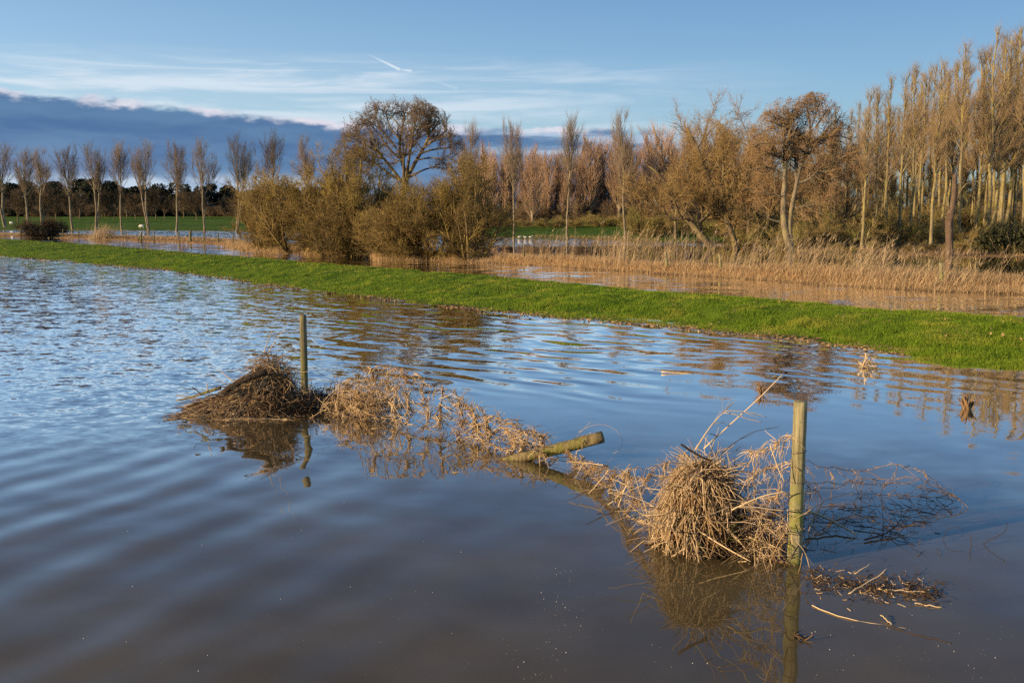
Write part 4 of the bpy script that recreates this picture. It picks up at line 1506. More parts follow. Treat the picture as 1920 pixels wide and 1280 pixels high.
# pale reed tuft on the left bank
p0 = G(186, 449)
n = 420
pp = p0 + np.stack([R.normal(0, 0.55, n), R.normal(0, 0.3, n), np.full(n, -0.05)], 1)
path, ws, side = blades(pp, R.uniform(0.9, 1.9, n), 0.55, 0.25, R.uniform(0.015, 0.03, n), 5, 0.35)
b_ = MB()
b_.ribbons(path, ws, side)
tag(b_.build('reed_tuft', M['reed'], smooth=False), 'pale tuft of dry reeds leaning on the left bank by the fence', 'reed tuft')


# ------------------------------------------------------------------ small animals far off
def blob(mbx, c, r, seg=12):
    u_ = np.linspace(0, math.pi, 8)
    v_ = np.linspace(0, 2 * math.pi, seg, endpoint=False)
    pts = np.stack([np.outer(np.sin(u_), np.cos(v_)), np.outer(np.sin(u_), np.sin(v_)), np.outer(np.cos(u_), np.ones(seg))], -1) * np.array(r) + np.array(c)
    i = np.arange(8 * seg).reshape(8, seg)
    j = np.roll(i, -1, 1)
    mbx.add(pts.reshape(-1, 3), np.stack([i[:-1], i[1:], j[1:], j[:-1]], -1).reshape(-1, 4))


def sheep(px, py, label, flip=1):
    p = G(px, py)
    root = thing('sheep', label, 'sheep', tuple(p), 'sheep grazing on the far meadow')
    root.scale = (0.6, 0.6, 0.6)
    b_ = MB()
    path = np.array([[-0.50, 0, 0.58], [-0.42, 0, 0.62], [-0.15, 0, 0.62], [0.2, 0, 0.63], [0.42, 0, 0.66], [0.55, 0, 0.60], [0.66, 0, 0.42], [0.72, 0, 0.24]]) * np.array([flip, 1, 1])
    b_.tubes((path + p)[None], np.array([[0.10, 0.24, 0.29, 0.29, 0.24, 0.16, 0.11, 0.06]]), 10, True)
    for lx in (-0.34, 0.34):
        for ly in (-0.13, 0.13):
            lp = np.array([[lx, ly, 0.5], [lx + 0.02, ly, 0.26], [lx, ly, -0.02]]) * np.array([flip, 1, 1]) + p
            b_.tubes(lp[None], np.array([[0.07, 0.04, 0.035]]), 6, True)
    b_.build('body', M['wool'], root)


sheep(21, 421.5, 'white sheep grazing at the far left of the meadow')
sheep(266, 428.5, 'white sheep by the base of the low-forked poplar', -1)


def swan(px, py, label, flip=1):
    p = P(px, py) if py > 446 else G(px, py)
    p[2] = max(p[2], 0.0)
    root = thing('swan', label, 'swan', tuple(p), 'white swans by the flooded meadow')
    root.scale = (0.44, 0.44, 0.44)
    b_ = MB()
    body = np.array([[-0.50, 0, 0.24], [-0.38, 0, 0.17], [-0.1, 0, 0.13], [0.2, 0, 0.14], [0.36, 0, 0.20], [0.44, 0, 0.34], [0.42, 0, 0.50], [0.46, 0, 0.60], [0.54, 0, 0.60]]) * np.array([flip, 1, 1]) * 0.8
    b_.tubes((body + p)[None], np.array([[0.03, 0.13, 0.20, 0.18, 0.09, 0.055, 0.05, 0.055, 0.04]]), 10, True)
    b_.build('body', M['feather'], root)
    b_ = MB()
    b_.tubes((np.array([[0.43, 0, 0.48], [0.50, 0, 0.455]]) * np.array([flip, 1, 1]) + p)[None], np.array([[0.022, 0.008]]), 6, True)
    b_.build('beak', M['beak'], root)


swan(974, 445.2, 'leftmost white swan beside the pale-trunked poplar')
swan(985, 445.8, 'middle white swan resting near the pale-trunked poplar', -1)
swan(995, 445.4, 'rightmost white swan of the three near the poplar')
swan(24, 446, 'white swan in the water below the left end of the fence', -1)


# ------------------------------------------------------------------ the flooded fence in the foreground
def fence_post(px, py, top, r, mat, label, bands, seed):
    base = P(px, py)
    topz = V(px, top, base[1])[2]
    root = thing('fence_post', label, 'fence post', tuple(base))
    K = 26
    z = np.linspace(-0.4, topz, K)
    Rr = np.random.default_rng(seed)
    path = np.stack([base[0] + np.cumsum(Rr.normal(0, 0.0008, K)), base[1] + np.cumsum(Rr.normal(0, 0.0008, K)), z], 1)
    path = np.concatenate([path, path[-1:] + np.array([[0, 0, 0.002]])])
    rr = np.concatenate([r * np.linspace(1.06, 0.95, K), [r * 0.90]])
    a = np.arange(28) * 2 * math.pi / 28
    shape = 1 + 0.03 * np.sin(a * 3 + seed) + 0.015 * Rr.normal(size=28)
    m_ = MB()
    m_.tubes(path[None], rr[None], 28, True)
    v = m_.v[0].reshape(K + 1, 28, 3)
    c = path[:, None, :]
    v = c + (v - c) * (shape[None, :, None] + 0.006 * Rr.normal(size=(K + 1, 28))[..., None])
    v[-1, :, 2] += 0.003 * np.sin(a * 2)
    m_.v[0] = v.reshape(-1, 3)
    m_.build('timber', mat, root)
    for zb_, tilt in bands:
        n_ = 24
        aa = np.linspace(0, 2 * math.pi, n_ + 1)
        pth = np.stack([base[0] + np.cos(aa) * (r + 0.003), base[1] + np.sin(aa) * (r + 0.003), zb_ + tilt * np.cos(aa) + 0.003 * np.sin(aa * 3)], 1)
        b_ = MB()
        b_.tubes(pth[None], np.full((1, n_ + 1), 0.0022), 5)
        b_.build('wire_wrap', M['wire'], root)
    return root, base


npost, NP = fence_post(1490, 1056, 752, 0.0475, M['post'], 'tall pale round fence post standing nearest in the flood, at right', [(0.80, 0.008), (0.585, -0.004), (0.40, 0.006), (0.22, -0.006)], 3)
fpost, FPT = fence_post(572, 744, 590, 0.0475, M['post2'], 'dark round fence post farther off at left beside the debris heap', [(0.36, 0.006), (0.62, -0.004)], 9)

# leaning broken post
Yl = P(1050, 861)[1]
e0, e1 = P(955, 861), V(1130, 819, Yl - 0.25)
root = thing('broken_post', 'mossy broken fence post leaning out of the water mid-fence', 'broken post', tuple(P(1010, 862)))
pth = poly([e0 + (e0 - e1) * 0.25, e0, e0 + (e1 - e0) * 0.5 + np.array([0, 0, -0.012]), e1], 16)
b_ = MB()
lumpy(pth, np.interp(np.linspace(0, 1, 16), [0, 0.2, 0.35, 1], [0.02, 0.035, 0.055, 0.056]), 16, 0.035, 4, b_)
b_.build('timber', M['log'], root)
b_ = MB()
pp = e0 + (e1 - e0) * 0.85
for j in range(14):
    st = pp + np.array([R.uniform(-0.07, 0.07), R.uniform(-0.03, 0.0), R.uniform(0.03, 0.055)])
    q_ = np.stack([st, st + R.normal(0, 0.03, 3), st + R.normal(0, 0.06, 3) - np.array([0, 0, 0.03])])
    b_.tubes(q_[None], np.full((1, 3), 0.002), 3)
b_.build('straw_wisps', M['straw'], root)


def strands(starts, dirs, lens, K=5, droop=0.0, wig=0.12):
    n = len(starts)
    d = norm(dirs)
    p_ = [starts]
    for k in range(K - 1):
        d = norm(d + R.normal(0, wig, (n, 3)) - np.array([0, 0, droop / (K - 1)]))
        p_.append(p_[-1] + d * (lens / (K - 1))[:, None])
    return np.stack(p_, 1)


def clampz(paths, zmin=-0.02):
    paths[..., 2] = np.maximum(paths[..., 2], zmin)
    return paths


def fuzz(lines, n, ln, along=0.6, spread=0.02, down=0.3, wig=0.2):
    """short straw caught on wires"""
    ks = R.integers(0, len(lines), n)
    st, tg = np.zeros((n, 3)), np.zeros((n, 3))
    for k in range(len(lines)):
        m_ = np.where(ks == k)[0]
        if len(m_) == 0:
            continue
        L_ = lines[k]
        cl_ = R.uniform(0, 1, max(3, len(L_)))             # clumps
        t_ = np.clip(cl_[np.minimum((len(cl_) * R.uniform(0, 1, len(m_)) ** 1.8).astype(int), len(cl_) - 1)] + R.normal(0, 0.014, len(m_)), 0, 0.999)
        s_ = t_ * (len(L_) - 1)
        i_ = np.floor(s_).astype(int)
        st[m_] = L_[i_] + (L_[i_ + 1] - L_[i_]) * (s_ - i_)[:, None]
        tg[m_] = norm(L_[i_ + 1] - L_[i_]) * R.choice([-1, 1], (len(m_), 1))
    d = tg * along + R.normal(0, 0.5, (n, 3)) - np.array([0, 0, down])
    return strands(st + R.normal(0, spread, (n, 3)), d, R.uniform(0.4, 1.3, n) * ln, 5, 0.3, wig)


def netting(name, label, top, bot, nh, dv, seed, straw_n, straw_len, hang=0.3, wire='wire', depth=0.05, thick=0.0022, sag=0.012, straw_r=0.0022, matname='straw', stalks=0):
    """sagging stock netting: nh long wires between the top and bottom lines, uprights every dv metres"""
    Rr = np.random.default_rng(seed)
    bot3 = [P(x, y) for x, y in bot]
    top3 = []
    for (x, y), pb in zip(top, bot3):
        top3.append(V(x, y, pb[1]))
    n = max(12, int(np.linalg.norm(bot3[-1] - bot3[0]) / 0.08))
    A, B_ = poly(bot3, n), poly(top3, n)
    Lw = []
    for k in range(nh):
        f = k / (nh - 1.0)
        ln_ = A + (B_ - A) * (f ** 0.9) + np.cumsum(Rr.normal(0, sag, (n, 3)), 0) * 0.35 + Rr.normal(0, sag, (n, 3))
        ln_[:, 1] += Rr.normal(0, depth)
        ln_[:, 2] = np.maximum(ln_[:, 2], 0.0)
        Lw.append(ln_)
    root = thing(name, label, 'wire netting', tuple(A[n // 2]))
    b_ = MB()
    for ln_ in Lw:
        b_.tubes(ln_[None], np.full((1, n), thick), 4)
    ups = []
    tot = np.linalg.norm(np.diff(A, axis=0), axis=1).sum()
    for s in np.arange(dv * 0.5, tot, dv):
        i_ = s / tot * (n - 1.001)
        pts = []
        tiltk = Rr.normal(0, 0.55)
        for ln_ in Lw:
            j = min(max(i_ + tiltk * (len(pts) - nh / 2.0) + Rr.normal(0, 0.5), 0), n - 1.01)
            i0_ = int(j)
            pts.append(ln_[i0_] + (ln_[i0_ + 1] - ln_[i0_]) * (j - i0_))
        q_ = poly(pts, 9) + Rr.normal(0, 0.006, (9, 3))
        ups.append(q_)
        b_.tubes(q_[None], np.full((1, 9), thick), 4)
    b_.build('wire', M[wire], root)
    lines = Lw + Lw + Lw[-2:] + ups[::2]
    s_ = MB()
    fz = clampz(fuzz(lines, straw_n, straw_len, 0.7, 0.012, hang))
    s_.tubes(fz, np.linspace(1, 0.5, 5)[None] * straw_r * R.uniform(0.6, 1.4, (len(fz), 1)), 3)
    # tight wraps that thicken the wires
    fz = clampz(fuzz(lines, straw_n, straw_len * 0.55, 2.2, 0.006, 0.1, 0.12))
    s_.tubes(fz, np.linspace(1, 0.6, 5)[None] * straw_r * 1.2 * R.uniform(0.6, 1.4, (len(fz), 1)), 3)
    s_.build('caught_straw', M[matname], root, kind='stuff')
    if stalks:
        st_ = MB()
        i0 = Rr.integers(0, n - 1, stalks)
        f0 = Rr.uniform(0, 0.8, stalks)
        a0 = A[i0] + (B_[i0] - A[i0]) * f0[:, None] + Rr.normal(0, 0.04, (stalks, 3))
        dd = norm(A[-1] - A[0])[None] * Rr.choice([-1, 1], (stalks, 1)) * Rr.uniform(0.2, 1, (stalks, 1)) + Rr.normal(0, 0.45, (stalks, 3)) * np.array([1, 1, 1.0])
        sp_ = clampz(strands(a0, dd, Rr.uniform(0.15, 0.45, stalks), 6, 0.25, 0.10), -0.01)
        topz_ = np.interp(sp_[..., 0], B_[:, 0], B_[:, 2])
        sp_[..., 2] = np.minimum(sp_[..., 2], topz_ + 0.05)
        st_.tubes(sp_, np.linspace(1, 0.5, 6)[None] * 0.0052 * Rr.uniform(0.5, 1.4, (stalks, 1)), 4)
        st_.build('stalks', M['stalk'], root, kind='stuff')
    return root, lines


# middle net with caught straw
topm = [(612, 752), (640, 728), (668, 700), (700, 686), (745, 690), (790, 712), (840, 740), (880, 764), (930, 786), (985, 806), (1035, 838)]
botm = [(600, 768), (640, 774), (680, 778), (715, 783), (750, 790), (790, 802), (840, 808), (880, 815), (930, 834), (985, 848), (1045, 862)]
net1, lines1 = netting('wire_netting', 'straw-choked wire netting sagging from the far post down to the broken post', topm, botm, 5, 0.14, 101, 1150, 0.15, 0.35, depth=0.10, sag=0.024, straw_r=0.0044, stalks=170)
# thick tuft at its left end
c0 = P(672, 776)
n = 900
st = c0 + np.stack([R.normal(0.05, 0.22, n), R.normal(0, 0.14, n), np.abs(R.normal(0, 0.16, n))], 1)
st[:, 2] = np.minimum(st[:, 2], 0.10 + np.clip((st[:, 0] - c0[0] + 0.35) * 0.7, 0, 0.5))
sp = clampz(strands(st, np.stack([R.normal(0.5, 0.6, n), R.normal(0, 0.6, n), R.normal(0.3, 0.6, n)], 1), R.uniform(0.1, 0.36, n), 5, 0.6, 0.15))
b_ = MB()
b_.tubes(sp, np.linspace(1, 0.5, 5)[None] * 0.0034 * R.uniform(0.6, 1.4, (n, 1)), 3)
o = b_.build('straw_tuft', M['straw'])
tag(o, 'tangled golden straw tuft at the left end of the middle netting', 'straw tuft')
# curved bare stick from the left heap to the netting
pth = poly([V(508, 728, 13.0), V(555, 733, 12.9), V(590, 744, 12.7), V(617, 758, 12.5)], 12)
b_ = MB()
b_.tubes(pth[None], np.linspace(0.008, 0.015, 12)[None], 7, True)
tag(b_.build('stick', M['stalk']), 'curved peeled stick crossing in front of the far post base', 'stick')

# netting between broken post and the near heap
topn = [(1062, 846), (1095, 858), (1130, 876), (1165, 880), (1205, 876), (1245, 868), (1285, 848), (1310, 842)]
botn = [(1075, 872), (1105, 888), (1128, 908), (1150, 935), (1185, 968), (1215, 985), (1250, 1000), (1290, 1010)]
net2, lines2 = netting('wire_netting', 'straw-hung wire netting between the broken post and the near straw heap', topn, botn, 4, 0.12, 102, 1000, 0.09, 0.35, sag=0.016, straw_r=0.0024, depth=0.05, stalks=45)
# netting to the right of the near post
topr = [(1478, 905), (1505, 868), (1560, 880), (1600, 878), (1640, 882), (1670, 866), (1715, 872), (1760, 902), (1796, 938)]
botr = [(1505, 985), (1530, 950), (1575, 932), (1610, 928), (1650, 930), (1690, 932), (1730, 934), (1765, 938), (1802, 944)]
net3, lines3 = netting('wire_netting', 'bare wire netting trailing over the water right of the near post', topr, botr, 4, 0.13, 103, 230, 0.06, 0.3, sag=0.012, straw_r=0.002, depth=0.05, thick=0.0026, wire='weed')
# netting from the heap to the near post
topq = [(1405, 850), (1440, 838), (1475, 815), (1488, 812)]
botq = [(1390, 1040), (1420, 1045), (1455, 1052), (1480, 1056)]
net4, lines4 = netting('wire_netting', 'wire netting stapled to the near post and buried in straw', topq, botq, 5, 0.11, 104, 230, 0.13, 0.4, sag=0.01, straw_r=0.0022, depth=0.04, wire='wire_bright')


# near straw heap
def heap_core(c, r, seed, name, parent, mat):
    Rr = np.random.default_rng(seed)
    nu, nv = 14, 24
    u_ = np.linspace(0, math.pi * 0.62, nu)
    v_ = np.linspace(0, 2 * math.pi, nv, endpoint=False)
    pts = np.stack([np.outer(np.sin(u_), np.cos(v_)), np.outer(np.sin(u_), np.sin(v_)), np.outer(np.cos(u_), np.ones(nv))], -1)
    pts *= (1 + 0.10 * Rr.normal(size=(nu, nv)))[..., None]
    pts = pts * np.array(r) + np.array(c)
    i = np.arange(nu * nv).reshape(nu, nv)
    j = np.roll(i, -1, 1)
    b_ = MB()
    b_.add(pts.reshape(-1, 3), np.stack([i[:-1], i[1:], j[1:], j[:-1]], -1).reshape(-1, 4))
    return b_.build(name, mat, parent)


HC = P(1300, 1022)
hh = V(1315, 872, HC[1])[2]
root = thing('straw_heap', 'large draped heap of dead straw heaped against the near post', 'straw heap', tuple(HC))
heap_core(HC + np.array([0.05, 0.07, 0.0]), (0.15, 0.17, hh * 0.76), 1, 'shade_core', root, M['core'])


def heap_pt(th, ph, rj):
    """a point of the lopsided heap: th from the top down, ph round it"""
    lob = 0.72 + 0.50 * vnoise(ph * 1.7 + 4, th * 2.3 + 3, 8) + 0.12 * vnoise(ph * 5.0, th * 5.0, 18)
    swell = np.interp(th, [0, 0.5, 1.0, 1.4, 1.8], [0.95, 1.08, 1.06, 0.98, 0.92])
    q_ = rj * lob
    zf = np.cos(np.minimum(th, 1.62))
    return np.stack([0.235 * swell * np.sin(th) * np.cos(ph) * q_ + 0.07 * zf - 0.015, 0.22 * swell * np.sin(th) * np.sin(ph) * q_,
                     hh * zf * (0.75 + 0.25 * rj)], -1) + HC


def drape(n, K, spread, wander, t0a, t0b, da, db):
    phi = R.uniform(0, 2 * math.pi, n)
    th0 = R.uniform(t0a, t0b, n)
    dth = R.uniform(da, db, n)
    s_ = np.linspace(0, 1, K)[None]
    th = np.minimum(th0[:, None] + dth[:, None] * s_, 1.72 + R.uniform(-0.1, 0.1, (n, 1)))
    ph = phi[:, None] + R.normal(0, 0.35, (n, 1)) * s_ + np.cumsum(R.normal(0, 0.07, (n, K)), 1)
    rj = (1 + R.normal(0, spread, n))[:, None] + R.uniform(-0.08, 0.26, (n, 1)) * s_ ** 2
    kp_ = vnoise(phi * 2.6 + 9, th0 * 3.4, 28) > 0.30
    th, ph, rj = th[kp_], ph[kp_], rj[kp_]
    p_ = heap_pt(th, ph, rj)
    p_ += np.cumsum(R.normal(0, wander, p_.shape), 1)
    return clampz(p_, -0.03)


b_ = MB()
pth = drape(2000, 6, 0.11, 0.009, 0.05, 1.30, 0.3, 0.95)
b_.tubes(pth, np.linspace(1, 0.5, 6)[None] * 0.0037 * R.uniform(0.5, 1.7, (len(pth), 1)), 3)
# flattened leaves among the straw
n = 700
pth = drape(n, 5, 0.10, 0.010, 0.05, 1.4, 0.15, 0.5)
n = len(pth)
b_.ribbons(pth, np.linspace(1, 0.3, 5)[None] * R.uniform(0.007, 0.017, (n, 1)), norm(R.normal(size=(n, 3))))
# loose ends sticking out of the drape
n = 620
aa = R.uniform(0, 2 * math.pi, n)
tt_ = R.uniform(0.1, 1.5, n)
st = heap_pt(tt_, aa, np.full(n, 0.95))
sp = clampz(strands(st, np.stack([np.cos(aa) * 0.5 + R.normal(0, 0.7, n), np.sin(aa) * 0.5 + R.normal(0, 0.7, n), R.normal(0.05, 0.7, n)], 1), R.uniform(0.08, 0.34, n), 6, 0.8, 0.13), -0.01)
b_.tubes(sp, np.linspace(1, 0.5, 6)[None] * 0.0034 * R.uniform(0.6, 1.6, (n, 1)), 3)
# finer broken litter round the foot
n = 1500
aa = R.uniform(0, 2 * math.pi, n)
st = heap_pt(R.uniform(1.0, 1.6, n), aa, R.uniform(0.9, 1.15, n))
sp = clampz(strands(st, R.normal(size=(n, 3)) * np.array([1, 1, 0.7]), R.uniform(0.03, 0.11, n), 4, 0.3, 0.25), -0.01)
b_.tubes(sp, np.linspace(1, 0.6, 4)[None] * 0.0027 * R.uniform(0.5, 1.6, (n, 1)), 3)
b_.build('draped_straw', M['straw'], root, kind='stuff')
# sodden dark straw, also painting shade in the right-flank hollow, and along the waterline
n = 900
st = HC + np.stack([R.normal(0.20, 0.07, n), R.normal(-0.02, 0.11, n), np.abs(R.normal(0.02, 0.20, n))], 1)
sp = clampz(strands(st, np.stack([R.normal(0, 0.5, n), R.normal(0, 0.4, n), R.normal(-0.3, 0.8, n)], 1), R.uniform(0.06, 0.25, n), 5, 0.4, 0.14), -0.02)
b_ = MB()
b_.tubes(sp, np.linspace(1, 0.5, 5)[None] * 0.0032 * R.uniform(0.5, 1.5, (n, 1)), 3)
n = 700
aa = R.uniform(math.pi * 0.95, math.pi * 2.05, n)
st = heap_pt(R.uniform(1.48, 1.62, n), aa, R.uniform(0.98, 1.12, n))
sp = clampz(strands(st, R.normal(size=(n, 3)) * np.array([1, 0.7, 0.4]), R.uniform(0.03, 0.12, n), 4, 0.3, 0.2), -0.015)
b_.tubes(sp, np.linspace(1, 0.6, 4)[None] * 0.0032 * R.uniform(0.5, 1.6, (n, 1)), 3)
b_.build('sodden_shade_straw', M['strawdark'], root, kind='stuff')
# long stalks lying over it and fraying from its top
b_ = MB()
n = 60
st = HC + np.stack([R.uniform(-0.20, 0.42, n), R.uniform(-0.28, 0.05, n), R.uniform(0.02, 0.5, n)], 1)
sp = clampz(strands(st, np.stack([R.normal(0.2, 0.8, n), R.normal(-0.1, 0.4, n), R.normal(-0.1, 0.7, n)], 1), R.uniform(0.15, 0.5, n), 6, 0.15, 0.06), -0.01)
b_.tubes(sp, np.linspace(1, 0.6, 6)[None] * 0.0040 * R.uniform(0.5, 1.4, (n, 1)), 5)
n = 70
st = HC + np.stack([R.uniform(-0.40, -0.08, n), R.normal(0.02, 0.10, n), R.uniform(0.0, 0.32, n)], 1)
sp = clampz(strands(st, np.stack([R.normal(0.2, 0.8, n), R.normal(-0.1, 0.4, n), R.normal(0.1, 0.6, n)], 1), R.uniform(0.10, 0.38, n), 6, 0.35, 0.08), -0.01)
b_.tubes(sp, np.linspace(1, 0.5, 6)[None] * 0.0030 * R.uniform(0.5, 1.4, (n, 1)), 4)
n = 90
st = HC + np.stack([R.normal(0.09, 0.07, n), R.normal(0.0, 0.07, n), hh * R.uniform(0.70, 1.0, n)], 1)
sp = strands(st, np.stack([R.normal(0.30, 0.65, n), R.normal(0, 0.5, n), R.normal(0.7, 0.45, n)], 1), R.uniform(0.08, 0.34, n), 6, 0.4, 0.08)
b_.tubes(sp, np.linspace(1, 0.4, 6)[None] * 0.0034 * R.uniform(0.5, 1.4, (n, 1)), 5)
b_.build('long_stalks', M['stalk'], root)
b_ = MB()
n = 22
st = HC + np.stack([R.uniform(-0.1, 0.35, n), R.uniform(-0.30, -0.1, n), R.uniform(0.0, 0.4, n)], 1)
sp = clampz(strands(st, np.stack([R.normal(0.1, 0.7, n), R.normal(-0.2, 0.4, n), R.normal(0.2, 0.7, n)], 1), R.uniform(0.08, 0.25, n), 5, 0.5, 0.1), -0.01)
b_.tubes(sp, np.linspace(1, 0.4, 5)[None] * 0.003, 3)
b_.build('green_blades', M['greenblade'], root)

# tangle between the heap and the post
TC = P(1435, 1048)
root = thing('straw_tangle', 'loose tangle of dry stalks and dark twigs between heap and near post', 'straw tangle', tuple(TC))
n = 290
st = TC + np.stack([R.normal(-0.02, 0.10, n), R.normal(0.05, 0.12, n), np.abs(R.normal(0.0, 0.20, n))], 1)
sp = clampz(strands(st, np.stack([R.normal(0.15, 0.7, n), R.normal(0, 0.5, n), R.normal(0.0, 0.9, n)], 1), R.uniform(0.08, 0.34, n), 5, 0.4, 0.12), -0.02)
b_ = MB()
b_.tubes(sp, np.linspace(1, 0.5, 5)[None] * 0.0026 * R.uniform(0.5, 1.6, (n, 1)), 3)
b_.build('straw', M['straw'], root, kind='stuff')
n = 420
st = TC + np.stack([R.normal(-0.02, 0.11, n), R.normal(0.14, 0.10, n), np.abs(R.normal(0.0, 0.16, n))], 1)
sp = clampz(strands(st, R.normal(size=(n, 3)), R.uniform(0.08, 0.3, n), 5, 0.3, 0.15), -0.02)
b_ = MB()
b_.tubes(sp, np.linspace(1, 0.5, 5)[None] * 0.0030 * R.uniform(0.5, 1.6, (n, 1)), 3)
b_.build('wet_twigs', M['strawdark'], root, kind='stuff')  # dark wet twigs also paint the shade of the hollow here


def stick(name, label, pts, Y, r0_, r1_, mat, cat='stick', sub=0, group=None):
    q_ = poly([V(x, y, Y if not isinstance(Y, (list, tuple)) else Y[i]) for i, (x, y) in enumerate(pts)], 12)
    b_ = MB()
    b_.tubes(q_[None], np.linspace(r0_, r1_, 12)[None], 6, True)
    if sub:
        p2, r2 = grow(R, q_[None], np.linspace(r0_, r1_, 12)[None], sub, (0.35, 1.0), (35, 12), lambda t, L: L * 0.3, up=0.1, wig=0.06, K=5, rs=0.7, rmin=0.0015)
        b_.tubes(p2, r2, 4)
    o = b_.build(name, mat)
    tag(o, label, cat, group)
    return o


Yh = HC[1]
z6 = lambda *p_: zc(1080, 680, 3.048, *p_)
stick('stick', 'short dark thick stick lying on top of the near straw heap', z6((600, 465), (660, 505), (720, 540), (775, 560)), Yh - 0.1, 0.009, 0.008, M['darklog'])
stick('reed_stalk', 'longest straight dry stalk slanting up to the right from the near heap', z6((730, 490), (850, 380), (1000, 245), (1100, 150), (1180, 65)), Yh + 0.1, 0.0055, 0.003, M['stalk'], 'stalk')
stick('reed_stalk', 'branching dry stalk arching up from the near heap with side shoots', z6((680, 500), (730, 420), (780, 345), (820, 310), (845, 275), (900, 225)), Yh + 0.05, 0.006, 0.002, M['stalk'], 'stalk', 5)
stick('reed_stalk', 'thin dry stalk bent flat to the right at the heap top', z6((845, 275), (900, 272), (960, 280), (1030, 290), (1090, 312)), Yh + 0.05, 0.004, 0.0018, M['stalk'], 'stalk', 2)
stick('reed_stalk', 'dry stalk running under the bent one, drooping to the right', z6((840, 285), (900, 290), (960, 315), (1065, 340)), Yh + 0.08, 0.0042, 0.002, M['stalk'], 'stalk')
stick('reed_stalk', 'dark thin stalk leaning right of the heap with a forked tip', z6((830, 520), (900, 460), (960, 420), (1020, 390), (1085, 378)), Yh + 0.12, 0.004, 0.0015, M['twigdark'], 'stalk', 4)
stick('reed_stalk', 'pale kinked stalk joining the near heap to the post wire', z6((870, 700), (960, 600), (1040, 520), (1095, 445)), Yh - 0.05, 0.005, 0.003, M['stalk'], 'stalk')
stick('reed_stalk', 'pale stalk standing just left of the near post', z6((1110, 470), (1140, 560), (1170, 640), (1195, 680)), NP[1] - 0.08, 0.0045, 0.004, M['stalk'], 'stalk')
stick('reed_stalk', 'long pale stalk lying against the near post low down', z6((890, 840), (970, 800), (1080, 755), (1200, 735)), NP[1] - 0.1, 0.005, 0.004, M['stalk'], 'stalk')
stick('reed_stalk', 'pale horizontal stalk crossing to the near post at mid height', z6((930, 820), (1040, 825), (1120, 838), (1200, 845)), NP[1] - 0.12, 0.005, 0.004, M['stalk'], 'stalk')
stick('reed_stalk', 'slanting thick stalk reaching the water in front of the near heap', z6((690, 950), (780, 1010), (880, 1070), (1000, 1135)), [Yh - 0.25, Yh - 0.30, Yh - 0.36, Yh - 0.42], 0.006, 0.004, M['stalk'], 'stalk')
stick('reed_stalk', 'bent brown twig hanging down the near post foot into the water', z6((1200, 920), (1250, 1010), (1310, 1075), (1335, 1170)), NP[1] - 0.08, 0.003, 0.003, M['stalk'], 'stalk', 1)
stick('twig', 'thin loop of dry twig arching above the broken post end', [(1085, 810), (1105, 797), (1130, 793), (1152, 800), (1168, 820), (1172, 838), (1150, 850)], Yl - 0.1, 0.002, 0.0015, M['stalk'], 'twig')
stick('stick', 'rusty floating stem lying on the smooth water far behind the near heap', [(1240, 697), (1275, 699), (1300, 701), (1340, 707)], P(1290, 700)[1], 0.012, 0.005, M['stalk'])

# left heap
LC = P(470, 772)
scl = FPX / LC[1]
root = thing('debris_heap', 'wedge-shaped heap of straw and sticks left of the far post', 'debris heap', tuple(LC))
hx_ = np.array([-125, -85, -48, -12, 20, 40, 62, 76, 92]) / scl
hz_ = np.array([8, 22, 38, 56, 90, 114, 100, 76, 14]) / scl


def hprof(x):
    return np.interp(x, hx_, hz_)


nu, nv = 26, 13
uu = np.linspace(-120, 95, nu) / scl
vv = np.linspace(-1, 1, nv)
gx_, gv = np.meshgrid(uu, vv, indexing='ij')
dep = np.interp(gx_, [-0.9, -0.3, 0.3, 0.7], [0.22, 0.36, 0.34, 0.2])
cz = hprof(gx_) * 0.80 * (1 - np.abs(gv) ** 1.5) * (1 + R.normal(0, 0.08, gx_.shape)) - 0.03
cp = np.stack([gx_ + R.normal(0, 0.012, gx_.shape), gv * dep, cz], -1) + LC
i = np.arange(nu * nv).reshape(nu, nv)
b_ = MB()
b_.add(cp.reshape(-1, 3), np.stack([i[:-1, :-1], i[1:, :-1], i[1:, 1:], i[:-1, 1:]], -1).reshape(-1, 4))
b_.build('shade_core', M['core'], root)


def on_heap(n, x0, x1, lo=0.1, hi=1.08, front=True):
    x = R.uniform(x0, x1, n) / scl
    v = R.uniform(-1.1, 0.5, n) if front else R.uniform(-1, 1, n)
    d_ = np.interp(x, [-0.9, -0.3, 0.3, 0.7], [0.24, 0.38, 0.36, 0.22])
    z = hprof(x) * (1 - np.minimum(np.abs(v), 1) ** 1.4) * R.uniform(lo, hi, n)
    return LC + np.stack([x, v * d_, np.maximum(z, 0.0)], 1)


b_ = MB()
n = 900
st = on_heap(n, -115, 55, 0.78, 1.1)
sp = clampz(strands(st, np.stack([R.normal(-0.7, 0.35, n), R.normal(-0.35, 0.4, n), R.normal(-0.45, 0.35, n)], 1), R.uniform(0.10, 0.42, n), 5, 0.2, 0.07), -0.01)
b_.tubes(sp, np.linspace(1, 0.5, 5)[None] * 0.0052 * R.uniform(0.4, 1.6, (n, 1)), 3)
n = 260
st = on_heap(n, -115, 60, 0.8, 1.12)
sp = clampz(strands(st, np.stack([R.normal(-0.5, 0.5, n), R.normal(-0.4, 0.5, n), R.normal(-0.2, 0.5, n)], 1), R.uniform(0.10, 0.30, n), 5, 0.5, 0.10), -0.01)
b_.ribbons(sp, np.linspace(1, 0.3, 5)[None] * R.uniform(0.012, 0.026, (n, 1)), norm(R.normal(size=(n, 3))))
n = 700
st = on_heap(n, 5, 90, 0.8, 1.08, False)
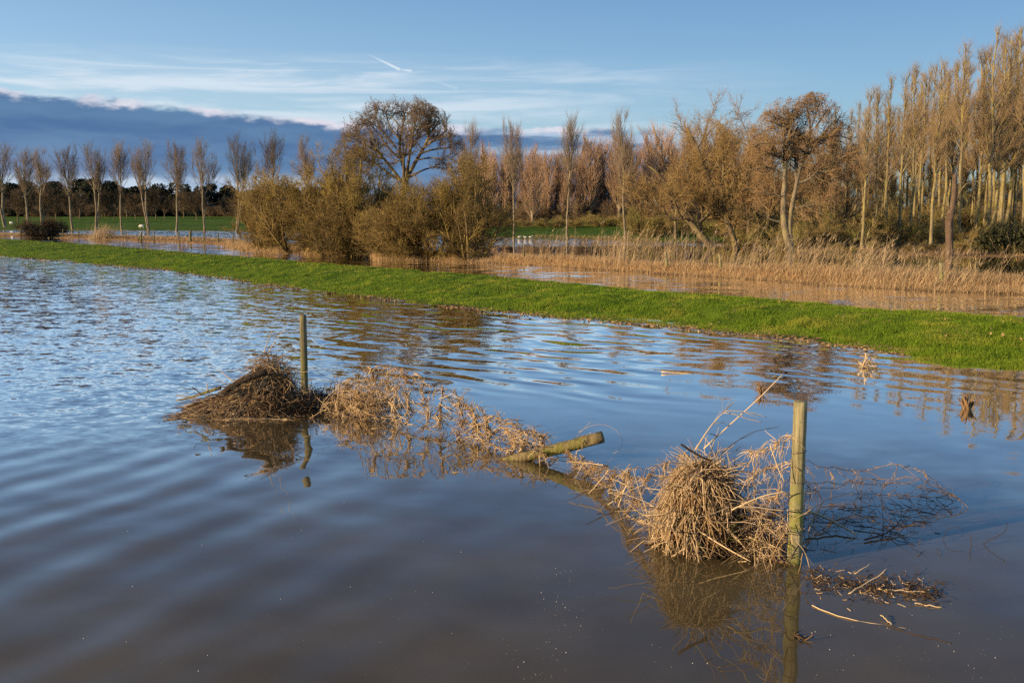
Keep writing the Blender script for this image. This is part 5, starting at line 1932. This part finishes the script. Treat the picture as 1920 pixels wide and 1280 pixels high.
sp = clampz(strands(st, np.stack([R.normal(0.5, 0.7, n), R.normal(0, 0.5, n), R.normal(0.1, 0.6, n)], 1), R.uniform(0.08, 0.32, n), 5, 0.7, 0.16), -0.01)
b_.tubes(sp, np.linspace(1, 0.5, 5)[None] * 0.0036 * R.uniform(0.5, 1.5, (n, 1)), 3)
n = 420
st = LC + np.stack([R.uniform(-0.85, 0.6, n), R.normal(-0.28, 0.10, n), np.zeros(n) + 0.004], 1)
sp = strands(st, np.stack([R.normal(0, 1, n), R.normal(0, 0.5, n), R.normal(0, 0.08, n)], 1), R.uniform(0.05, 0.22, n), 4, 0.0, 0.1)
sp[..., 2] = np.clip(sp[..., 2], 0.0, 0.03)
b_.tubes(sp, np.linspace(1, 0.6, 4)[None] * 0.0042 * R.uniform(0.5, 1.4, (n, 1)), 3)
b_.build('straw', M['strawbrown'], root, kind='stuff')
b_ = MB()
n = 1500
st = on_heap(n, 0, 120, 0.1, 0.95)
sp = clampz(strands(st, R.normal(size=(n, 3)), R.uniform(0.06, 0.28, n), 5, 0.3, 0.18), -0.01)
b_.tubes(sp, np.linspace(1, 0.5, 5)[None] * 0.0042 * R.uniform(0.5, 1.5, (n, 1)), 3)
b_.build('wet_shade_straw', M['strawdark'], root, kind='stuff')  # dark strands colour in the shade on the heap's right underside
z5 = lambda *p_: zc(280, 560, 3.369, *p_)
stick('log', 'dark sodden log lying diagonally on the left debris heap', z5((470, 590), (560, 530), (660, 485), (745, 460)), [LC[1] - .30, LC[1] - .28, LC[1] - .26, LC[1] - .22], 0.040, 0.046, M['darklog'], 'log')
stick('stick', 'long mossy stick floating at the left tip of the debris heap', z5((170, 642), (250, 628), (330, 600), (450, 560)), [LC[1] - .15, LC[1] - .15, LC[1] - .2, LC[1] - .25], 0.010, 0.022, M['log'])
stick('stick', 'thin upright red-brown twig at the heap peak', z5((725, 340), (745, 270), (778, 195)), LC[1], 0.006, 0.003, M['stalk'])
stick('twig', 'fine twig slanting up right from the heap peak', z5((740, 350), (800, 260), (880, 150)), LC[1], 0.004, 0.0015, M['stalk'], 'twig', 2)
stick('twig', 'small broken stick jutting from the heap left slope', z5((272, 558), (300, 580), (330, 605)), LC[1] - .3, 0.006, 0.006, M['twigdark'], 'twig')
stick('twig', 'short upright reddish stub on the heap left slope', z5((365, 535), (368, 580)), LC[1] - .3, 0.006, 0.006, M['stalk'], 'twig')
stick('stick', 'pale bare curved stick floating before the left heap', z5((582, 715), (630, 725), (678, 718)), P(467, 775)[1], 0.012, 0.010, M['stalk'])

# dark brush at the foot of the far post
DC = P(596, 764)
root = thing('dark_brush', 'dark wet brushwood caught round the foot of the far post', 'brushwood', tuple(DC))
n = 900
st = DC + np.stack([R.normal(-0.02, 0.20, n), R.normal(0.2, 0.14, n), np.abs(R.normal(0, 0.075, n))], 1)
sp = clampz(strands(st, R.normal(size=(n, 3)), R.uniform(0.05, 0.24, n), 5, 0.2, 0.2), -0.01)
b_ = MB()
b_.tubes(sp, np.linspace(1, 0.5, 5)[None] * 0.0042 * R.uniform(0.5, 1.5, (n, 1)), 3)
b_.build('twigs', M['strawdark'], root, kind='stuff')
n = 240
st = DC + np.stack([R.normal(0.05, 0.28, n), R.normal(-0.02, 0.1, n), np.abs(R.normal(0, 0.03, n))], 1)
sp = clampz(strands(st, R.normal(size=(n, 3)) * np.array([1, 0.6, 0.5]), R.uniform(0.06, 0.26, n), 5, 0.2, 0.12), -0.01)
b_ = MB()
b_.tubes(sp, np.linspace(1, 0.5, 5)[None] * 0.0040 * R.uniform(0.5, 1.5, (n, 1)), 3)
b_.build('straw', M['straw'], root, kind='stuff')
# thin loose wires by the far post
b_ = MB()
for pts in ([(578, 625), (620, 660), (660, 690), (690, 715)], [(578, 672), (600, 690), (640, 705), (672, 690)], [(560, 700), (562, 730), (566, 745)], [(579, 700), (590, 690), (600, 700), (620, 712)]):
    q_ = poly([V(x, y, FPT[1]) for x, y in pts], 10) + R.normal(0, 0.006, (10, 3))
    b_.tubes(q_[None], np.full((1, 10), 0.0028), 4)
tag(b_.build('loose_wire', M['wire']), 'thin loose fence wires hanging off the right side of the far post', 'wire')

# floating litter right of the near post
FC = P(1630, 1098)
root = thing('floating_litter', 'raft of floating twigs and weed in front right of the near post', 'floating litter', tuple(FC))
n = 520
cxs = R.uniform(1515, 1765, n)
cys = 1085 + (cxs - 1515) * 0.12 + R.normal(0, 12, n)
st = np.stack([P(a_, b__) for a_, b__ in zip(cxs, cys)])
sp = strands(st, np.stack([R.normal(0, 1, n), R.normal(0, 1, n), R.normal(0, 0.15, n)], 1), R.uniform(0.02, 0.11, n), 4, 0.0, 0.25)
sp[..., 2] = np.clip(sp[..., 2] + R.normal(0.004, 0.006, sp.shape[:2]), -0.002, 0.03)
b_ = MB()
b_.tubes(sp, np.full((n, 4), 0.0018) * R.uniform(0.5, 1.6, (n, 1)), 3)
b_.build('wet_twigs', M['strawdark'], root, kind='stuff')
n = 130
cxs = R.uniform(1515, 1740, n)
cys = 1085 + (cxs - 1515) * 0.12 + R.normal(0, 13, n)
st = np.stack([P(a_, b__) for a_, b__ in zip(cxs, cys)])
sp = strands(st, np.stack([R.normal(0, 1, n), R.normal(0, 1, n), R.normal(0.05, 0.12, n)], 1), R.uniform(0.02, 0.07, n), 4, 0.0, 0.25)
sp[..., 2] = np.clip(sp[..., 2], 0.001, 0.035)
b_ = MB()
b_.tubes(sp, np.full((n, 4), 0.0022) * R.uniform(0.5, 1.6, (n, 1)), 3)
b_.build('pale_straw', M['straw'], root, kind='stuff')
# shaded brush behind the near post, lying on the water
BC_ = P(1590, 975)
root = thing('floating_litter', 'dark brush lying on shaded water behind and right of the near post', 'floating litter', tuple(BC_))
n = 300
cxs = R.uniform(1500, 1760, n) ** 1.0
cys = R.normal(985, 26, n) - (cxs - 1500) * 0.08
st = np.stack([P(a_, b__) for a_, b__ in zip(cxs, cys)])
sp = strands(st, np.stack([R.normal(0, 1, n), R.normal(0, 1, n), R.normal(0.05, 0.2, n)], 1), R.uniform(0.04, 0.22, n), 5, 0.1, 0.07)
sp[..., 2] = np.clip(sp[..., 2], -0.004, 0.05)
b_ = MB()
b_.tubes(sp, np.full((n, 5), 0.0019) * R.uniform(0.5, 1.6, (n, 1)), 3)
b_.build('twigs', M['weed'], root, kind='stuff')
FL = [('stick', 'pale floating stick angled up in the litter raft before the near post', [(1592, 1113), (1625, 1092), (1662, 1067)], [None, .03, .09], .005, .003, 'stalk'),
      ('stick', 'brown stick lying flat at the raft right end', [(1645, 1103), (1690, 1107), (1745, 1110)], [0.01, .01, .005], .005, .005, 'stalk'),
      ('twig', 'dark twig floating at the lower right of the litter raft', [(1715, 1130), (1740, 1134), (1766, 1138)], [0.005, .005, .005], .0045, .004, 'stalk'),
      ('stick', 'long brown stick floating below the near post reflection, two-toned', [(1523, 1134), (1570, 1156), (1640, 1168), (1700, 1178)], [0.006, .004, .002, 0.0], .004, .002, 'stalk'),
      ('twig', 'short pale twig floating in the lower right water', [(1651, 1152), (1672, 1170)], [0.02, .004], .0035, .003, 'stalk'),
      ('twig', 'long thin dark twig floating lowest at the right', [(1660, 1172), (1720, 1190), (1785, 1205)], [0.0, .002, .001], .003, .002, 'twigdark'),
      ('twig', 'dark twig bent double standing from the water at far right', [(1844, 1019), (1860, 1008), (1886, 997), (1888, 978)], [0.0, .06, .11, .16], .003, .002, 'twigdark'),
      ('twig', 'small dark hooked twig poking from the water right of the netting', [(1818, 1035), (1822, 1018), (1818, 1002)], [0.0, .05, .1], .003, .002, 'twigdark'),
      ('twig', 'dark angled twig standing between netting and hooked twig', [(1768, 1012), (1778, 988), (1808, 991)], [0.0, .09, .09], .002, .0015, 'twigdark'),
      ('branch', 'dark forked branch lying in the water below the right netting', [(1622, 1012), (1665, 998), (1690, 975), (1710, 945)], [0.01, .03, .06, .14], .007, .002, 'twigdark'),
      ('twig', 'thin dark branch spreading right on the shaded water', [(1600, 985), (1640, 988), (1680, 1000), (1716, 1024)], [0.02, .02, .02, .0], .005, .002, 'twigdark'),
      ('stick', 'thick brown stem floating just behind the near post', [(1512, 955), (1560, 975), (1605, 1003)], [0.12, .06, .01], .010, .007, 'stalk'),
      ('twig', 'reddish twig leaning behind the litter raft', [(1602, 1075), (1620, 1065), (1637, 1054)], [0.0, .03, .05], .0025, .002, 'stalk')]
for nm, lab, pts, zs, r0_, r1_, mt in FL:
    q_ = poly([P(x, y, (z_ or 0.0)) for (x, y), z_ in zip(pts, zs)], 10)
    q_ += R.normal(0, 0.003, q_.shape)
    b_ = MB()
    b_.tubes(q_[None], np.linspace(r0_, r1_, 10)[None], 5, True)
    if nm == 'branch':
        p2, r2 = grow(R, q_[None], np.linspace(r0_, r1_, 10)[None], 9, (0.2, 1.0), (40, 12), lambda t, L: L * 0.4, up=0.3, wig=0.1, K=5, rs=0.7, rmin=0.0015)
        b_.tubes(clampz(p2, -0.01), r2, 4)
    tag(b_.build(nm, M[mt]), lab, nm)
# leaf clot at the lower right
c = P(1503, 1196)
b_ = MB()
for j in range(16):
    st = c + np.array([R.normal(0, 0.02), R.normal(0, 0.03), 0.004])
    q_ = strands(st[None], R.normal(size=(1, 3)) * np.array([1, 1, 0.5]), np.array([R.uniform(0.02, 0.06)]), 4, 0, 0.3)
    b_.tubes(clampz(q_, 0.0), np.full((1, 4), 0.004), 4)
tag(b_.build('leaf_clot', M['strawdark']), 'small brown clot of dead leaves floating by the near post reflection', 'leaf clot')


# stumps and stems sticking out of the quiet water on the right
def weed_stem(px, py, top, lab, seed, w_=0.025, n_=7):
    p = P(px, py)
    h_ = V(px, top, p[1])[2]
    Rr = np.random.default_rng(seed)
    b_ = MB()
    m_ = 16
    st = p + np.stack([Rr.normal(0, w_ * 0.6, m_), Rr.normal(0, w_ * 0.6, m_), np.full(m_, -0.05)], 1)
    d_ = np.stack([Rr.normal(-0.05, 0.10, m_), Rr.normal(0, 0.10, m_), np.ones(m_)], 1)
    pt = [st]
    for k_ in range(5):
        d_ = norm(d_ + Rr.normal(0, 0.20, (m_, 3)) * np.array([1, 1, 0.3]))
        pt.append(pt[-1] + d_ * (h_ + 0.05) / 5 * Rr.uniform(0.45, 1.0, (m_, 1)))
    b_.tubes(np.stack(pt, 1), np.array([[0.8, 1.0, 1.2, 1.0, 0.8, 0.4]]) * w_ * 0.36 * Rr.uniform(0.6, 1.4, (m_, 1)), 5)
    tag(b_.build('dead_plant', M['weed']), lab, 'dead plant')


weed_stem(1812, 766, 727, 'dark rotten stump poking from the water at the far right', 1, 0.032, 3)
weed_stem(1428, 738, 702, 'curled brown dead stem behind the tip of the longest stalk', 2, 0.012, 5)
# sprawling clump near the bank
c = P(1624, 690)
b_ = MB()
n = 60
st = c + np.stack([R.normal(0, 0.04, n), R.normal(0, 0.05, n), np.abs(R.normal(0.03, 0.08, n))], 1)
sp = clampz(strands(st, np.stack([R.normal(0, 1, n), R.normal(0, 0.5, n), R.normal(0.2, 0.7, n)], 1), R.uniform(0.05, 0.22, n), 4, 0.3, 0.2))
b_.tubes(sp, np.full((n, 4), 0.006) * R.uniform(0.5, 1.5, (n, 1)), 4)
tag(b_.build('dead_weed', M['stalk']), 'brown sprawling dead weed standing in shallow water near the bank', 'dead weed')

# foam flecks
n = 500
fx = np.concatenate([R.uniform(0, 1920, 300), 1040 + R.normal(0, 28, 120), R.uniform(1500, 1900, 80)])
fy = np.concatenate([910 + 365 * R.uniform(0, 1, 300) ** 0.7, R.uniform(1060, 1278, 120), R.uniform(1040, 1275, 80)])
fx[300:420] += (np.interp(fy[300:420], [1060, 1150, 1278], [10, 20, -25]))
rr_ = 0.0011 + 0.0035 * R.uniform(0, 1, n) ** 7
b_ = MB()
for a_, c_, r_ in zip(fx, fy, rr_):
    p = P(a_, c_, 0.0)
    v_ = np.linspace(0, 2 * math.pi, 8, endpoint=False)
    ring = np.stack([np.cos(v_) * r_, np.sin(v_) * r_, np.zeros(8)], 1)
    b_.add(np.concatenate([p + ring + np.array([0, 0, -0.0005]), p + ring * 0.7 + np.array([0, 0, r_ * 0.55]), p[None] + np.array([[0, 0, r_ * 0.75]])]),
           [np.array([[i, (i + 1) % 8, 8 + (i + 1) % 8, 8 + i] for i in range(8)]), np.array([[8 + i, 8 + (i + 1) % 8, 16] for i in range(8)])])
tag(b_.build('foam', M['foam'], kind='stuff'), 'tiny pale foam flecks drifting on the near brown water', 'foam')
